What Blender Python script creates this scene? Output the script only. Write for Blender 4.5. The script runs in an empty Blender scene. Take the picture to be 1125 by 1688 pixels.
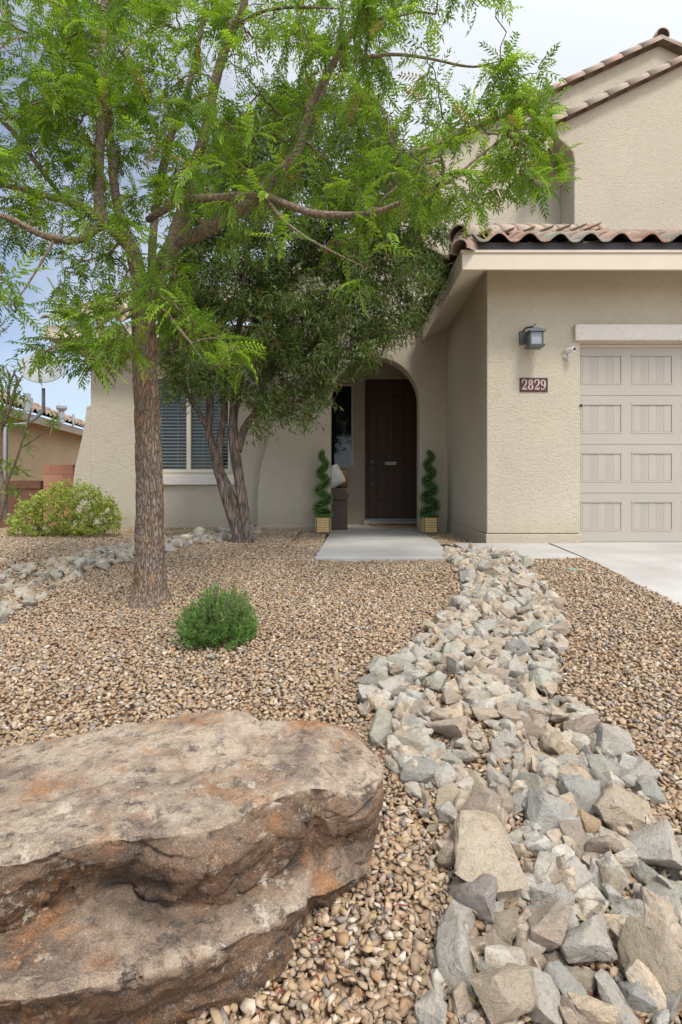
import bpy, bmesh, math, random
import numpy as np
from mathutils import Vector, Matrix, noise
R = math.radians
random.seed(11); rng = np.random.default_rng(11)
scene = bpy.context.scene
COL = scene.collection
# ------------------------------------------------------------------ camera
F, CX, HY, CZ = 900.0, 565.0, 800.0, 0.62      # focal length / vanishing point measured on the photograph, lens height above garage slab
cam = bpy.data.cameras.new('camera'); camo = bpy.data.objects.new('camera', cam); COL.objects.link(camo)
camo.location = (0, 0, CZ); camo.rotation_euler = (R(90), 0, 0)
cam.sensor_fit = 'VERTICAL'; cam.sensor_height = 36; cam.lens = F/1688*36
cam.shift_y = -(844-HY)/1688; cam.shift_x = -(CX-562.5)/1688
cam.clip_start = .02; cam.clip_end = 3000
scene.camera = camo
# ------------------------------------------------------------------ world: sky with bright thin cloud
SUN_EL, SUN_AZ = 58, 160        # azimuth clockwise from +Y (view direction); 180 = straight behind the camera
world = bpy.data.worlds.new('World'); scene.world = world; world.use_nodes = True
wt = world.node_tree; wt.nodes.clear()
def wn(t, **k):
    n = wt.nodes.new(t)
    for a, b in k.items(): setattr(n, a, b)
    return n
sky = wn('ShaderNodeTexSky', sky_type='NISHITA', sun_disc=False)
sky.sun_elevation = R(SUN_EL); sky.sun_rotation = R(SUN_AZ); sky.altitude = 1600; sky.air_density = 1.0; sky.dust_density = 1.0
bg1 = wn('ShaderNodeBackground'); bg1.inputs[1].default_value = .12
bg2 = wn('ShaderNodeBackground'); bg2.inputs[0].default_value = (.83, .87, .93, 1); bg2.inputs[1].default_value = .74
tc = wn('ShaderNodeTexCoord'); mp = wn('ShaderNodeMapping'); mp.inputs[3].default_value = (1.0, 1.0, 2.6); mp.inputs[1].default_value = (.3, .1, .2)
nz = wn('ShaderNodeTexNoise'); nz.inputs['Scale'].default_value = 2.2; nz.inputs['Detail'].default_value = 7; nz.inputs['Roughness'].default_value = .55
sx = wn('ShaderNodeSeparateXYZ')
ma = wn('ShaderNodeMath', operation='MULTIPLY'); ma.inputs[1].default_value = .55
mb = wn('ShaderNodeMath', operation='ADD')
rp = wn('ShaderNodeValToRGB'); rp.color_ramp.elements[0].position = .22; rp.color_ramp.elements[1].position = .62
rp.color_ramp.elements[0].color = (.25, .25, .25, 1)
mx = wn('ShaderNodeMixShader'); wo = wn('ShaderNodeOutputWorld')
L = wt.links.new
L(tc.outputs['Generated'], mp.inputs[0]); L(mp.outputs[0], nz.inputs['Vector']); L(tc.outputs['Generated'], sx.inputs[0])
L(sx.outputs[0], ma.inputs[0]); L(ma.outputs[0], mb.inputs[0]); L(nz.outputs[0], mb.inputs[1]); L(mb.outputs[0], rp.inputs[0])
gl = wn('ShaderNodeVectorMath', operation='DOT_PRODUCT'); L(tc.outputs['Generated'], gl.inputs[0])   # thin cloud glows brighter round the sun
gl.inputs[1].default_value = (math.sin(R(SUN_AZ))*math.cos(R(SUN_EL)), math.cos(R(SUN_AZ))*math.cos(R(SUN_EL)), math.sin(R(SUN_EL)))
gm = wn('ShaderNodeMapRange', interpolation_type='SMOOTHSTEP'); gm.inputs[1].default_value = .1; gm.inputs[2].default_value = 1.0; gm.inputs[3].default_value = .80; gm.inputs[4].default_value = 2.1
L(gl.outputs['Value'], gm.inputs[0]); L(gm.outputs[0], bg2.inputs[1])
L(sky.outputs[0], bg1.inputs[0]); L(rp.outputs[0], mx.inputs[0]); L(bg1.outputs[0], mx.inputs[1]); L(bg2.outputs[0], mx.inputs[2]); L(mx.outputs[0], wo.inputs[0])
sl = bpy.data.lights.new('sun', 'SUN'); sl.energy = 2.1; sl.angle = R(11); sl.color = (1, .95, .87)
so = bpy.data.objects.new('sun', sl); COL.objects.link(so)
sd = Vector((math.sin(R(SUN_AZ))*math.cos(R(SUN_EL)), math.cos(R(SUN_AZ))*math.cos(R(SUN_EL)), math.sin(R(SUN_EL))))
so.rotation_euler = sd.to_track_quat('Z', 'Y').to_euler(); so.location = (3, -3, 9)
scene.view_settings.view_transform = 'Standard'; scene.view_settings.look = 'None'
scene.view_settings.exposure = 0.40; scene.view_settings.gamma = 1
try:
    scene.cycles.max_bounces = 8; scene.cycles.transparent_max_bounces = 12
except Exception: pass

# ------------------------------------------------------------------ helpers
def W(px, py, Y): return Vector(((px-CX)/F*Y, Y, CZ+(HY-py)/F*Y))
def gz(x, y):
    if y < 4.7: z = -.04 - .095*(4.7-max(y, -2))
    else: z = -.04 - (.05*min(1, (y-4.7)/3.4) if x > -.6 else 0)
    if 1.5 < x < 3 and y < 4.9: z += .032*min(1, (x-1.5)/.5)
    if x < -5: z -= min(.33, (-5-x)*.1)
    return z
def gpt(px, py):                        # a pixel on the ground -> world
    Y = 4
    for _ in range(30): Y = .5*Y + .5*min(40, F*(CZ-gz((px-CX)/F*Y, Y))/max(4, py-HY))
    return ((px-CX)/F*Y, Y)
def fbm(v, s, o=4):
    return noise.fractal(Vector((v[0]*s, v[1]*s, v[2]*s)), .9, 2.1, o)

def meshobj(name, V, Fc, m=None, parent=None, smooth=False, colors=None, mats=None, midx=None):
    me = bpy.data.meshes.new(name)
    if isinstance(V, np.ndarray) and isinstance(Fc, np.ndarray):
        k = Fc.shape[1]; nf = len(Fc)
        me.vertices.add(len(V)); me.vertices.foreach_set('co', V.astype(np.float32).ravel())
        me.loops.add(nf*k); me.loops.foreach_set('vertex_index', Fc.astype(np.int32).ravel())
        me.polygons.add(nf); me.polygons.foreach_set('loop_start', np.arange(0, nf*k, k, dtype=np.int32))
        me.update(calc_edges=True)
    else:
        me.from_pydata([tuple(v) for v in V], [], [tuple(f) for f in Fc]); me.update()
    if smooth: me.polygons.foreach_set('use_smooth', np.ones(len(me.polygons), dtype=bool))
    if colors is not None:
        a = me.color_attributes.new('Col', 'FLOAT_COLOR', 'POINT')
        c = np.ones((len(me.vertices), 4), np.float32); c[:, :3] = np.asarray(colors)[:, :3]; a.data.foreach_set('color', c.ravel())
    if m: me.materials.append(m)
    o = bpy.data.objects.new(name, me); COL.objects.link(o)
    if parent: setparent(o, parent)
    return o
def wloc(o):
    v = Vector(o.location)
    return v if o.parent is None else v*0 + wloc(o.parent)
def setparent(o, p):
    o.parent = p
    o.matrix_parent_inverse = Matrix.Translation(-rootloc(p))
def rootloc(p):
    if p.parent is None: return Vector(p.location)
    return Vector((0, 0, 0)) if p.type == 'MESH' else Vector(p.location)
def thing(name, label, cat, loc=(0, 0, 0), group=None, kind=None):
    o = bpy.data.objects.new(name, None); COL.objects.link(o); o.location = loc; o.empty_display_size = .1
    return tag(o, label, cat, group, kind)
def tag(o, label, cat, group=None, kind=None):
    o['label'] = label; o['category'] = cat
    if group: o['group'] = group
    if kind: o['kind'] = kind
    return o
def bevel(o, w=.01, seg=2, ang=40):
    m = o.modifiers.new('bevel', 'BEVEL'); m.width = w; m.segments = seg; m.limit_method = 'ANGLE'; m.angle_limit = R(ang)
    return o
class MB:
    def __init__(s): s.v = []; s.f = []; s.c = []
    def add(s, vs, fs, col=None):
        n = len(s.v); s.v += [tuple(v) for v in vs]; s.f += [tuple(i+n for i in f) for f in fs]
        if col is not None: s.c += [tuple(col)]*len(vs)
    def box(s, x0, x1, y0, y1, z0, z1, col=None):
        s.add([(x, y, z) for z in (z0, z1) for y in (y0, y1) for x in (x0, x1)],
              [(0, 2, 3, 1), (4, 5, 7, 6), (0, 1, 5, 4), (1, 3, 7, 5), (3, 2, 6, 7), (2, 0, 4, 6)], col); return s
    def prism(s, poly, y0, y1):         # polygon of (x, z), extruded in Y
        n = len(poly)
        s.add([(x, y0, z) for x, z in poly]+[(x, y1, z) for x, z in poly],
              [tuple(range(n)), tuple(range(2*n-1, n-1, -1))]+[(i, i+n, (i+1) % n+n, (i+1) % n) for i in range(n)]); return s
    def prismz(s, poly, zt, zb):        # polygon of (x, y), top heights from function
        n = len(poly); f = (lambda x, y: zt) if not callable(zt) else zt
        s.add([(x, y, f(x, y)) for x, y in poly]+[(x, y, zb) for x, y in poly],
              [tuple(range(n)), tuple(range(2*n-1, n-1, -1))]+[(i, i+n, (i+1) % n+n, (i+1) % n) for i in range(n)]); return s
    def lathe(s, prof, c, n=20, col=None):
        vs = []; fs = []
        for r, z in prof:
            for i in range(n):
                a = 2*math.pi*i/n; vs.append((c[0]+r*math.cos(a), c[1]+r*math.sin(a), c[2]+z))
        for j in range(len(prof)-1):
            for i in range(n): fs.append((j*n+i, j*n+(i+1) % n, (j+1)*n+(i+1) % n, (j+1)*n+i))
        fs.append(tuple(range(n-1, -1, -1))); fs.append(tuple((len(prof)-1)*n+i for i in range(n)))
        s.add(vs, fs, col); return s
    def tube(s, pts, rad, n=8, col=None, disp=None):
        vs, fs = tubegeo(pts, rad, n, disp); s.add(vs, fs, col); return s
    def build(s, name, m=None, parent=None, smooth=False):
        return meshobj(name, s.v, s.f, m, parent, smooth, s.c if s.c else None)
def tubegeo(pts, rad, n=8, disp=None):
    pts = [Vector(p) for p in pts]; vs = []; fs = []
    t0 = (pts[1]-pts[0]).normalized(); up = Vector((1, 0, 0)) if abs(t0.x) < .8 else Vector((0, 1, 0))
    a = t0.cross(up).normalized()
    for k, p in enumerate(pts):
        t = (pts[min(k+1, len(pts)-1)]-pts[max(k-1, 0)]).normalized()
        a = (a-t*a.dot(t)).normalized(); b = t.cross(a)
        r = rad[k] if hasattr(rad, '__len__') else rad
        for i in range(n):
            th = 2*math.pi*i/n; d = a*math.cos(th)+b*math.sin(th); rr = r
            if disp: rr = r+disp(p+d*r, th, k, r)
            vs.append(p+d*rr)
    for k in range(len(pts)-1):
        for i in range(n): fs.append((k*n+i, k*n+(i+1) % n, (k+1)*n+(i+1) % n, (k+1)*n+i))
    fs.append(tuple(range(n-1, -1, -1))); fs.append(tuple((len(pts)-1)*n+i for i in range(n)))
    return vs, fs
def catmull(P, per=8):
    P = [np.array(p, float) for p in P]; out = []
    Q = [2*P[0]-P[1]]+P+[2*P[-1]-P[-2]]
    for i in range(1, len(Q)-2):
        for j in range(per):
            t = j/per
            out.append(.5*((2*Q[i])+(-Q[i-1]+Q[i+1])*t+(2*Q[i-1]-5*Q[i]+4*Q[i+1]-Q[i+2])*t*t+(-Q[i-1]+3*Q[i]-3*Q[i+1]+Q[i+2])*t**3))
    out.append(P[-1]); return out
def scatter(name, tv, tf, M, pos, cols, m, parent=None, smooth=False):   # M (N,3,3), pos (N,3), cols (N,3)
    tv = np.asarray(tv, float); tf = np.asarray(tf, int); N = len(pos); n = len(tv)
    V = np.einsum('nij,kj->nki', M, tv)+pos[:, None, :]
    Fc = tf[None]+(np.arange(N)*n)[:, None, None]
    C = np.repeat(cols, n, axis=0)
    return V.reshape(-1, 3), Fc.reshape(-1, tf.shape[1]), C
def frames(d, roll=.5):                     # d (N,3) directions -> rotation matrices with x along d, z roughly up
    d = d/np.linalg.norm(d, axis=1, keepdims=True)
    up = np.tile([0, 0, 1.], (len(d), 1))+rng.normal(0, roll, d.shape)
    s = np.cross(up, d); s /= np.linalg.norm(s, axis=1, keepdims=True)+1e-9
    n = np.cross(d, s)
    return np.stack([d, s, n], axis=2)
def joinnp(parts):
    V = []; Fc = []; C = []; o = 0
    for v, f, c in parts: V.append(v); Fc.append(f+o); C.append(c); o += len(v)
    return np.concatenate(V), np.concatenate(Fc), np.concatenate(C)
def inpoly(x, y, poly):
    r = False; j = len(poly)-1
    for i in range(len(poly)):
        xi, yi = poly[i]; xj, yj = poly[j]
        if (yi > y) != (yj > y) and x < (xj-xi)*(y-yi)/(yj-yi)+xi: r = not r
        j = i
    return r

# ------------------------------------------------------------------ materials
class NM:
    def __init__(s, name, rough=.8, spec=.3):
        s.m = bpy.data.materials.new(name); s.m.use_nodes = True; s.t = s.m.node_tree
        s.b = s.t.nodes['Principled BSDF']; s.b.inputs['Roughness'].default_value = rough
        s.b.inputs['Specular IOR Level'].default_value = spec
    def n(s, t, ins=None, **k):
        nd = s.t.nodes.new(t)
        for a, b in k.items(): setattr(nd, a, b)
        for a, b in (ins or {}).items():
            if isinstance(b, bpy.types.NodeSocket): s.t.links.new(b, nd.inputs[a])
            else: nd.inputs[a].default_value = b
        return nd
    def coord(s, scale=(1, 1, 1), obj=True):
        c = s.n('ShaderNodeTexCoord'); return s.n('ShaderNodeMapping', {0: c.outputs['Object' if obj else 'Generated'], 3: scale}).outputs[0]
    def noise(s, vec, sc, det=5, rough=.55, dist=0):
        return s.n('ShaderNodeTexNoise', {'Vector': vec, 'Scale': sc, 'Detail': det, 'Roughness': rough, 'Distortion': dist}).outputs[0]
    def ramp(s, fac, stops):
        r = s.n('ShaderNodeValToRGB', {0: fac}); e = r.color_ramp.elements
        while len(e) < len(stops): e.new(.5)
        for i, (p, c) in enumerate(stops):
            e[i].position = p; e[i].color = (c, c, c, 1) if not hasattr(c, '__len__') else (*c, 1)
        return r.outputs[0]
    def mix(s, f, a, b, mode='MIX'):
        n = s.n('ShaderNodeMix', data_type='RGBA', blend_type=mode)
        for i, v in ((0, f), (6, a), (7, b)):
            if isinstance(v, bpy.types.NodeSocket): s.t.links.new(v, n.inputs[i])
            else: n.inputs[i].default_value = v if not hasattr(v, '__len__') else (*v[:3], 1)
        return n.outputs[2]
    def math(s, op, a, b=0.):
        return s.n('ShaderNodeMath', {0: a, 1: b}, operation=op).outputs[0]
    def bump(s, h, st=.5, dist=.01, prev=None):
        i = {'Height': h, 'Strength': st, 'Distance': dist}
        if prev is not None: i['Normal'] = prev
        o = s.n('ShaderNodeBump', i).outputs[0]; s.t.links.new(o, s.b.inputs['Normal']); return o
    def col(s, c):
        if isinstance(c, bpy.types.NodeSocket): s.t.links.new(c, s.b.inputs['Base Color'])
        else: s.b.inputs['Base Color'].default_value = (*c, 1)
        return s
    def attr(s, n='Col'): return s.n('ShaderNodeAttribute', attribute_name=n).outputs['Color']
def simple(name, c, rough=.6, spec=.4, var=.12, sc=8, bump=0, metal=0):
    m = NM(name, rough, spec); v = m.coord(); n = m.noise(v, sc)
    m.col(m.mix(n, [x*(1-var) for x in c], [min(1, x*(1+var)) for x in c]))
    if bump: m.bump(m.noise(v, sc*8), bump, .004)
    m.b.inputs['Metallic'].default_value = metal
    return m.m
def stucco(name, c, grain=1.0):
    m = NM(name, .93, .15); v = m.coord(); big = m.noise(v, .9, 4); sm = m.noise(v, 14, 5)
    col = m.mix(m.ramp(big, [(.3, 0.), (.7, 1.)]), [x*.93 for x in c], [x*1.05 for x in c])
    col = m.mix(m.math('MULTIPLY', m.ramp(sm, [(.35, 0.), (.6, 1.)]), .25), col, [x*.86 for x in c])
    vs = m.coord((1, 1, .55) if False else (1, 1, 1.7))
    worm = m.noise(vs, 26*grain, 3, .5, 1.2); worm = m.ramp(worm, [(.36, 0.), (.5, .8), (.56, 1.), (.72, .55)])
    col = m.mix(m.math('MULTIPLY', m.ramp(worm, [(.0, 1.), (.5, 0.)]), .16), col, [x*.62 for x in c])
    zz = m.n('ShaderNodeSeparateXYZ', {0: m.n('ShaderNodeTexCoord').outputs['Object']}).outputs[2]
    spl = m.math('MULTIPLY', m.ramp(m.math('ADD', m.math('MULTIPLY', zz, 1.6), m.noise(v, 3.5, 6, .7)), [(.50, .5), (.95, 0.)]), .8)
    col = m.mix(spl, col, (.36, .29, .20))
    strk = m.ramp(m.noise(m.coord((1, 1, .12)), 3.2, 5, .6), [(.55, 0.), (.75, .30)])
    col = m.mix(strk, col, [x*.80 for x in c])
    m.col(col)
    h = m.math('ADD', worm, m.math('MULTIPLY', m.noise(v, 95, 4), .5))
    m.bump(h, .55, .009)
    return m.m
M_stucco = stucco('stucco', (.515, .455, .355))
M_stucco_lt = stucco('stucco_light_trim', (.76, .70, .62))
M_nstucco = stucco('neighbour_stucco', (.40, .31, .20), .5)
M_fascia = simple('fascia_paint', (.60, .52, .41), .6, .3, .06, 5, .15)
M_gdoor = simple('garage_door_paint', (.405, .365, .315), .6, .25, .09, 1.5, .1)
M_dark = simple('dark_metal', (.025, .026, .028), .45, .5, .2, 20)
M_flash = simple('bird_stop', (.07, .065, .07), .6, .3, .15, 12)
M_frame = simple('vinyl_frame', (.62, .57, .47), .45, .4, .05, 6)
M_slat = simple('blind_slat', (.46, .46, .44), .5, .4, .05, 6)
M_room = simple('dark_room', (.03, .03, .035), .9, .1)  # near-black colour stands in for the shade of unlit interiors
M_wood = simple('planter_wood', (.72, .50, .22), .6, .3, .3, 25, .3)
M_brown = simple('brown_resin', (.085, .055, .045), .55, .4, .2, 10, .2)
M_cream = simple('cream_plastic', (.62, .56, .40), .5, .4, .12, 14)
M_sign = simple('sign_plate', (.75, .74, .70), .5, .3, .05)
M_black = simple('black_paint', (.012, .012, .013), .35, .5, .1)
M_mat = simple('coir', (.38, .24, .10), .95, .1, .3, 60, .5)
M_cush = simple('cushion', (.55, .55, .54), .9, .1, .3, 30, .3)
M_alu = simple('painted_steel', (.30, .32, .33), .45, .5, .12, 10)
M_dish = simple('dish_paint', (.30, .31, .31), .5, .4, .08, 5)
M_camw = simple('camera_plastic', (.80, .78, .72), .4, .5, .06, 9)
M_plum = simple('plaque_plum', (.085, .05, .055), .8, .2, .2, 60, .4)
M_pink = simple('plaque_digit', (.50, .36, .31), .8, .2, .1, 60, .3)
def tilemat():
    m = NM('roof_tile', .85, .2); v = m.coord(); n = m.noise(v, 9, 6); n2 = m.noise(v, 40, 4)
    c = m.mix(m.math('MULTIPLY', m.ramp(n, [(.42, 0.), (.66, 1.)]), .5), m.attr(), (.20, .20, .17))
    m.col(m.mix(m.math('MULTIPLY', n2, .3), c, (.42, .36, .30))); m.bump(n2, .35, .006); return m.m
M_tile = tilemat()
def tilecol():
    c = random.choice([(.36, .19, .125), (.40, .24, .17), (.33, .24, .18), (.27, .23, .18), (.42, .30, .23), (.30, .16, .11), (.25, .25, .19)])
    k = random.uniform(.8, 1.2); return [min(1, x*k) for x in c]
def concrete():
    m = NM('concrete', .9, .2); v = m.coord(); a = m.noise(v, 1.3, 6, .6); b = m.noise(m.coord((1, 9, 1)), 12, 4); c = m.noise(v, 220, 2)
    col = m.mix(m.ramp(a, [(.3, 0.), (.7, 1.)]), (.36, .335, .30), (.53, .51, .475))
    col = m.mix(m.math('MULTIPLY', c, .3), col, (.33, .30, .27)); m.col(col); m.bump(m.math('ADD', b, m.math('MULTIPLY', c, .5)), .25, .003); return m.m
M_conc = concrete()
def dirt():
    m = NM('dirt', .95, .1); v = m.coord(); a = m.noise(v, 3, 8, .7)
    vo = m.n('ShaderNodeTexVoronoi', {'Vector': v, 'Scale': 38.}); 
    col = m.mix(.35, m.ramp(a, [(.3, (.20, .13, .075)), (.7, (.38, .26, .16))]), vo.outputs['Distance'], 'SOFT_LIGHT')
    m.col(col); m.bump(m.math('SUBTRACT', 1., vo.outputs['Distance']), .8, .01); return m.m
M_dirt = dirt()
def gravelmat():
    m = NM('gravel', .85, .2); v = m.coord(); n = m.noise(v, 60, 5, .65); c = m.mix(m.ramp(n, [(.35, 0.), (.65, .55)]), m.attr(), (.34, .255, .17))
    m.col(c); m.bump(m.noise(v, 160, 4), .4, .003); return m.m
M_gravel = gravelmat()
def rockmat(at=False):
    m = NM('stream_rock', .88, .2); g = m.n('ShaderNodeTexCoord').outputs['Object']
    oi = m.n('ShaderNodeObjectInfo'); off = m.n('ShaderNodeVectorMath', {0: g, 1: oi.outputs['Location']}, operation='ADD').outputs[0]
    a = m.noise(off, 3.2, 6, .6); b = m.noise(off, 13, 6, .7); ve = m.noise(m.n('ShaderNodeMapping', {0: off, 2: (.5, .4, .2), 3: (1.5, 1.5, 9)}).outputs[0], 1.6, 5, .6, .6)
    c = m.mix(m.ramp(a, [(.35, 0.), (.7, .5)]), m.attr() if at else oi.outputs['Color'], (.36, .27, .185))
    c = m.mix(m.ramp(ve, [(.45, 0.), (.56, .30), (.62, 0.)]), c, (.58, .54, .47))
    c = m.mix(m.ramp(b, [(.34, .55), (.48, 0.)]), c, (.18, .15, .12))
    c = m.mix(m.ramp(m.noise(off, 7, 7, .75), [(.50, 0.), (.62, .55)]), c, (.44, .35, .24)); c = m.mix(m.ramp(m.noise(off, 70, 4, .8), [(.40, .4), (.5, 0.)]), c, (.13, .115, .10))
    rust = m.ramp(m.noise(off, 1.9, 5, .7), [(.62, 0.), (.72, .6)])
    c = m.mix(rust, c, (.40, .22, .08))
    m.col(c); m.bump(m.math('ADD', m.math('MULTIPLY', b, .8), m.math('ADD', ve, m.math('MULTIPLY', m.noise(off, 45, 5, .75), .8))), .8, .012); return m.m
M_rock = rockmat(); M_rubble = rockmat(True)
def bouldermat():
    m = NM('boulder_sandstone', .92, .15); v = m.coord()
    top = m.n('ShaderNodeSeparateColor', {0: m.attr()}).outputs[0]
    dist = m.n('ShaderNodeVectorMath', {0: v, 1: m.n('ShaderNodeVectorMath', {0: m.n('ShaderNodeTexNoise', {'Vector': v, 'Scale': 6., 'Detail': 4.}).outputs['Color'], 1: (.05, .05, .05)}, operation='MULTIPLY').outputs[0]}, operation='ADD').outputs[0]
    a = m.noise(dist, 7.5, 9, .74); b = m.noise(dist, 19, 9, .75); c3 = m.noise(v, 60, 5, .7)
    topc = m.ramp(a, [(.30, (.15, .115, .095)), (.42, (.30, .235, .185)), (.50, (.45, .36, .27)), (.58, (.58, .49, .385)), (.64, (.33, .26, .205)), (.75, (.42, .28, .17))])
    sidec = m.ramp(a, [(.34, (.028, .024, .022)), (.43, (.10, .063, .042)), (.50, (.22, .13, .078)), (.57, (.13, .085, .058)), (.66, (.33, .21, .125))])  # browner rock sides, with some shade also darkened into the colour
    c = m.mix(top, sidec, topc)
    rust = m.ramp(m.noise(m.coord((1.1, 1, 1)), 4.2, 7, .75), [(.50, 0.), (.62, .85)])
    c = m.mix(m.math('MULTIPLY', rust, .9), c, (.44, .20, .07))
    c = m.mix(m.ramp(b, [(.38, .85), (.47, 0.)]), c, (.09, .078, .07))
    gr = m.noise(v, 330, 3, .8); c = m.mix(m.ramp(gr, [(.40, .38), (.5, 0.)]), c, (.08, .06, .05)); c = m.mix(m.ramp(gr, [(.54, 0.), (.62, .28)]), c, (.68, .60, .50))
    big = m.noise(m.coord(), 2.6, 6, .7); c = m.mix(m.ramp(big, [(.36, .75), (.47, 0.)]), c, m.mix(.5, c, (.07, .06, .055)))
    lich = m.math('MULTIPLY', m.ramp(m.noise(dist, 26, 6, .8), [(.56, 0.), (.60, 1.)]), m.ramp(m.noise(v, 3.1, 3), [(.45, 0.), (.6, 1.)]))
    c = m.mix(m.math('MULTIPLY', lich, .7), c, (.66, .60, .50))
    c = m.mix(m.math('MULTIPLY', c3, .5), c, m.mix(c3, (.10, .07, .05), (.75, .6, .45)), 'OVERLAY')
    m.col(c)
    p = m.bump(m.math('ADD', b, m.math('MULTIPLY', c3, .6)), .7, .012); p = m.bump(m.noise(v, 110, 6, .8), .8, .006, p); m.bump(m.noise(v, 380, 3, .8), .6, .002, p); return m.m
M_boulder = bouldermat()
def barkmat(name, c1, c2, c3, zs=.28, sc=38, bd=.02, cr=None):
    m = NM(name, .95, .1); v = m.coord((1, 1, zs)); 
    d = m.n('ShaderNodeVectorMath', {0: v, 1: m.n('ShaderNodeVectorMath', {0: m.n('ShaderNodeTexNoise', {'Vector': v, 'Scale': 20., 'Detail': 3.}).outputs['Color'], 1: (.07, .07, .05)}, operation='MULTIPLY').outputs[0]}, operation='ADD').outputs[0]
    vo = m.n('ShaderNodeTexVoronoi', {'Vector': d, 'Scale': sc}, feature='DISTANCE_TO_EDGE').outputs['Distance']
    n = m.noise(v, sc*1.6, 5, .7); n2 = m.noise(m.coord(), 5, 4)
    crack = m.ramp(m.math('ADD', vo, m.math('MULTIPLY', m.math('SUBTRACT', n, .5), .25)), [(.0, 0.), (.14, 1.)])
    c = m.mix(m.ramp(n, [(.35, 0.), (.65, 1.)]), c1, c2); 
    c = m.mix(m.math('MULTIPLY', m.ramp(n2, [(.42, 0.), (.6, 1.)]), m.ramp(m.noise(v, sc*.8, 3), [(.48, 0.), (.56, 1.)])), c, c3)
    c = m.mix(m.math('MULTIPLY', m.math('SUBTRACT', 1., crack), .8), c, cr or [x*.6 for x in c1]); m.col(c)
    m.bump(m.math('ADD', crack, m.math('MULTIPLY', n, .6)), .8, bd); return m.m
M_bark = barkmat('rough_bark', (.185, .145, .115), (.30, .245, .20), (.36, .225, .13), .22, 58, .015, (.17, .11, .07))
M_limb = barkmat('smooth_limb_bark', (.19, .145, .105), (.28, .22, .165), (.22, .165, .115), 1, 30, .004)
M_sumac = barkmat('dark_stringy_bark', (.12, .095, .08), (.25, .21, .18), (.29, .21, .16), .12, 30, .012)
def leafmat(name, trans=.38, rough=.5, boost=1.35):
    m = NM(name, rough, .35); at = m.attr(); m.col(at)
    tr = m.n('ShaderNodeBsdfTranslucent', {0: m.mix(1., at, (boost, boost*.98, .55), 'MULTIPLY')})
    mx = m.n('ShaderNodeMixShader', {0: trans}); m.t.links.new(m.b.outputs[0], mx.inputs[1]); m.t.links.new(tr.outputs[0], mx.inputs[2])
    m.t.links.new(mx.outputs[0], m.t.nodes['Material Output'].inputs[0]); return m.m
M_leaf = leafmat('bright_pinnate_leaf', .45, .45, 1.6)
M_leaf2 = leafmat('dark_narrow_leaf', .25, .4)
M_leaf3 = leafmat('shrub_leaf', .35)
M_dry = leafmat('dry_leaf', .2, .8)
def glassmat():
    m = NM('window_glass', .03, .5); t = m.t; t.nodes.remove(m.b)
    g = m.n('ShaderNodeBsdfGlossy', {0: (.9, .95, .95, 1), 1: .02}); tr = m.n('ShaderNodeBsdfTransparent', {0: (.86, .88, .88, 1)})
    fr = m.n('ShaderNodeFresnel', {0: 1.5}).outputs[0]
    mx = m.n('ShaderNodeMixShader', {0: m.math('MULTIPLY', fr, .55)}); t.links.new(tr.outputs[0], mx.inputs[1]); t.links.new(g.outputs[0], mx.inputs[2])
    t.links.new(mx.outputs[0], t.nodes['Material Output'].inputs[0]); return m.m
M_glass = glassmat()
def doormat_():
    m = NM('door_stain', .55, .2); v = m.coord((14, 14, 1)); n = m.noise(v, 6, 5, .6)
    m.col(m.mix(n, (.060, .038, .028), (.115, .076, .054))); m.bump(n, .2, .002); return m.m
M_door = doormat_()
def cmumat():
    m = NM('terracotta_block', .92, .15); v = m.coord()
    mp_ = m.n('ShaderNodeMapping', {0: m.n('ShaderNodeTexCoord').outputs['Object'], 2: (R(90), 0, 0)}).outputs[0]
    br = m.n('ShaderNodeTexBrick', {'Vector': mp_, 'Color1': (.36, .16, .095, 1), 'Color2': (.42, .21, .13, 1), 'Mortar': (.22, .11, .075, 1), 'Scale': 1., 'Mortar Size': .006, 'Brick Width': .40, 'Row Height': .20})
    m.col(m.mix(m.math('MULTIPLY', m.noise(v, 12), .4), br.outputs[0], (.30, .16, .11))); m.bump(m.noise(v, 90), .4, .005); return m.m
M_cmu = cmumat()
M_cmud = simple('brown_block', (.17, .085, .06), .9, .1, .25, 14, .4)

# ------------------------------------------------------------------ ground
def axis(lo, hi, step, far):
    a = list(np.arange(lo, hi+1e-6, step)); d = step; x = a[-1]
    while x < far: d *= 1.5; x += d; a.append(x)
    d = step; x = a[0]
    while x > -far: d *= 1.5; x -= d; a.insert(0, x)
    return np.array(a)
ax = axis(-7, 8, .12, 600); ay = axis(-2, 9.4, .12, 600)
gv = []
for y in ay:
    for x in ax:
        z = gz(x, y)
        if -7 < x < 8 and -2 < y < 8: z += .012*noise.noise(Vector((x*1.7, y*1.7, 0)))
        if abs(x) > 60 or abs(y) > 60: z -= 1
        gv.append((x, y, z-.012))
gv = np.array(gv); nx = len(ax); ii, jj = np.meshgrid(np.arange(len(ay)-1), np.arange(nx-1), indexing='ij')
a = (ii*nx+jj).ravel(); gf = np.stack([a, a+1, a+nx+1, a+nx], 1)
g = meshobj('ground', gv, gf, M_dirt, smooth=True); g['kind'] = 'structure'; g['label'] = 'brown dirt of the front yard under the gravel'; g['category'] = 'ground'

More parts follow.
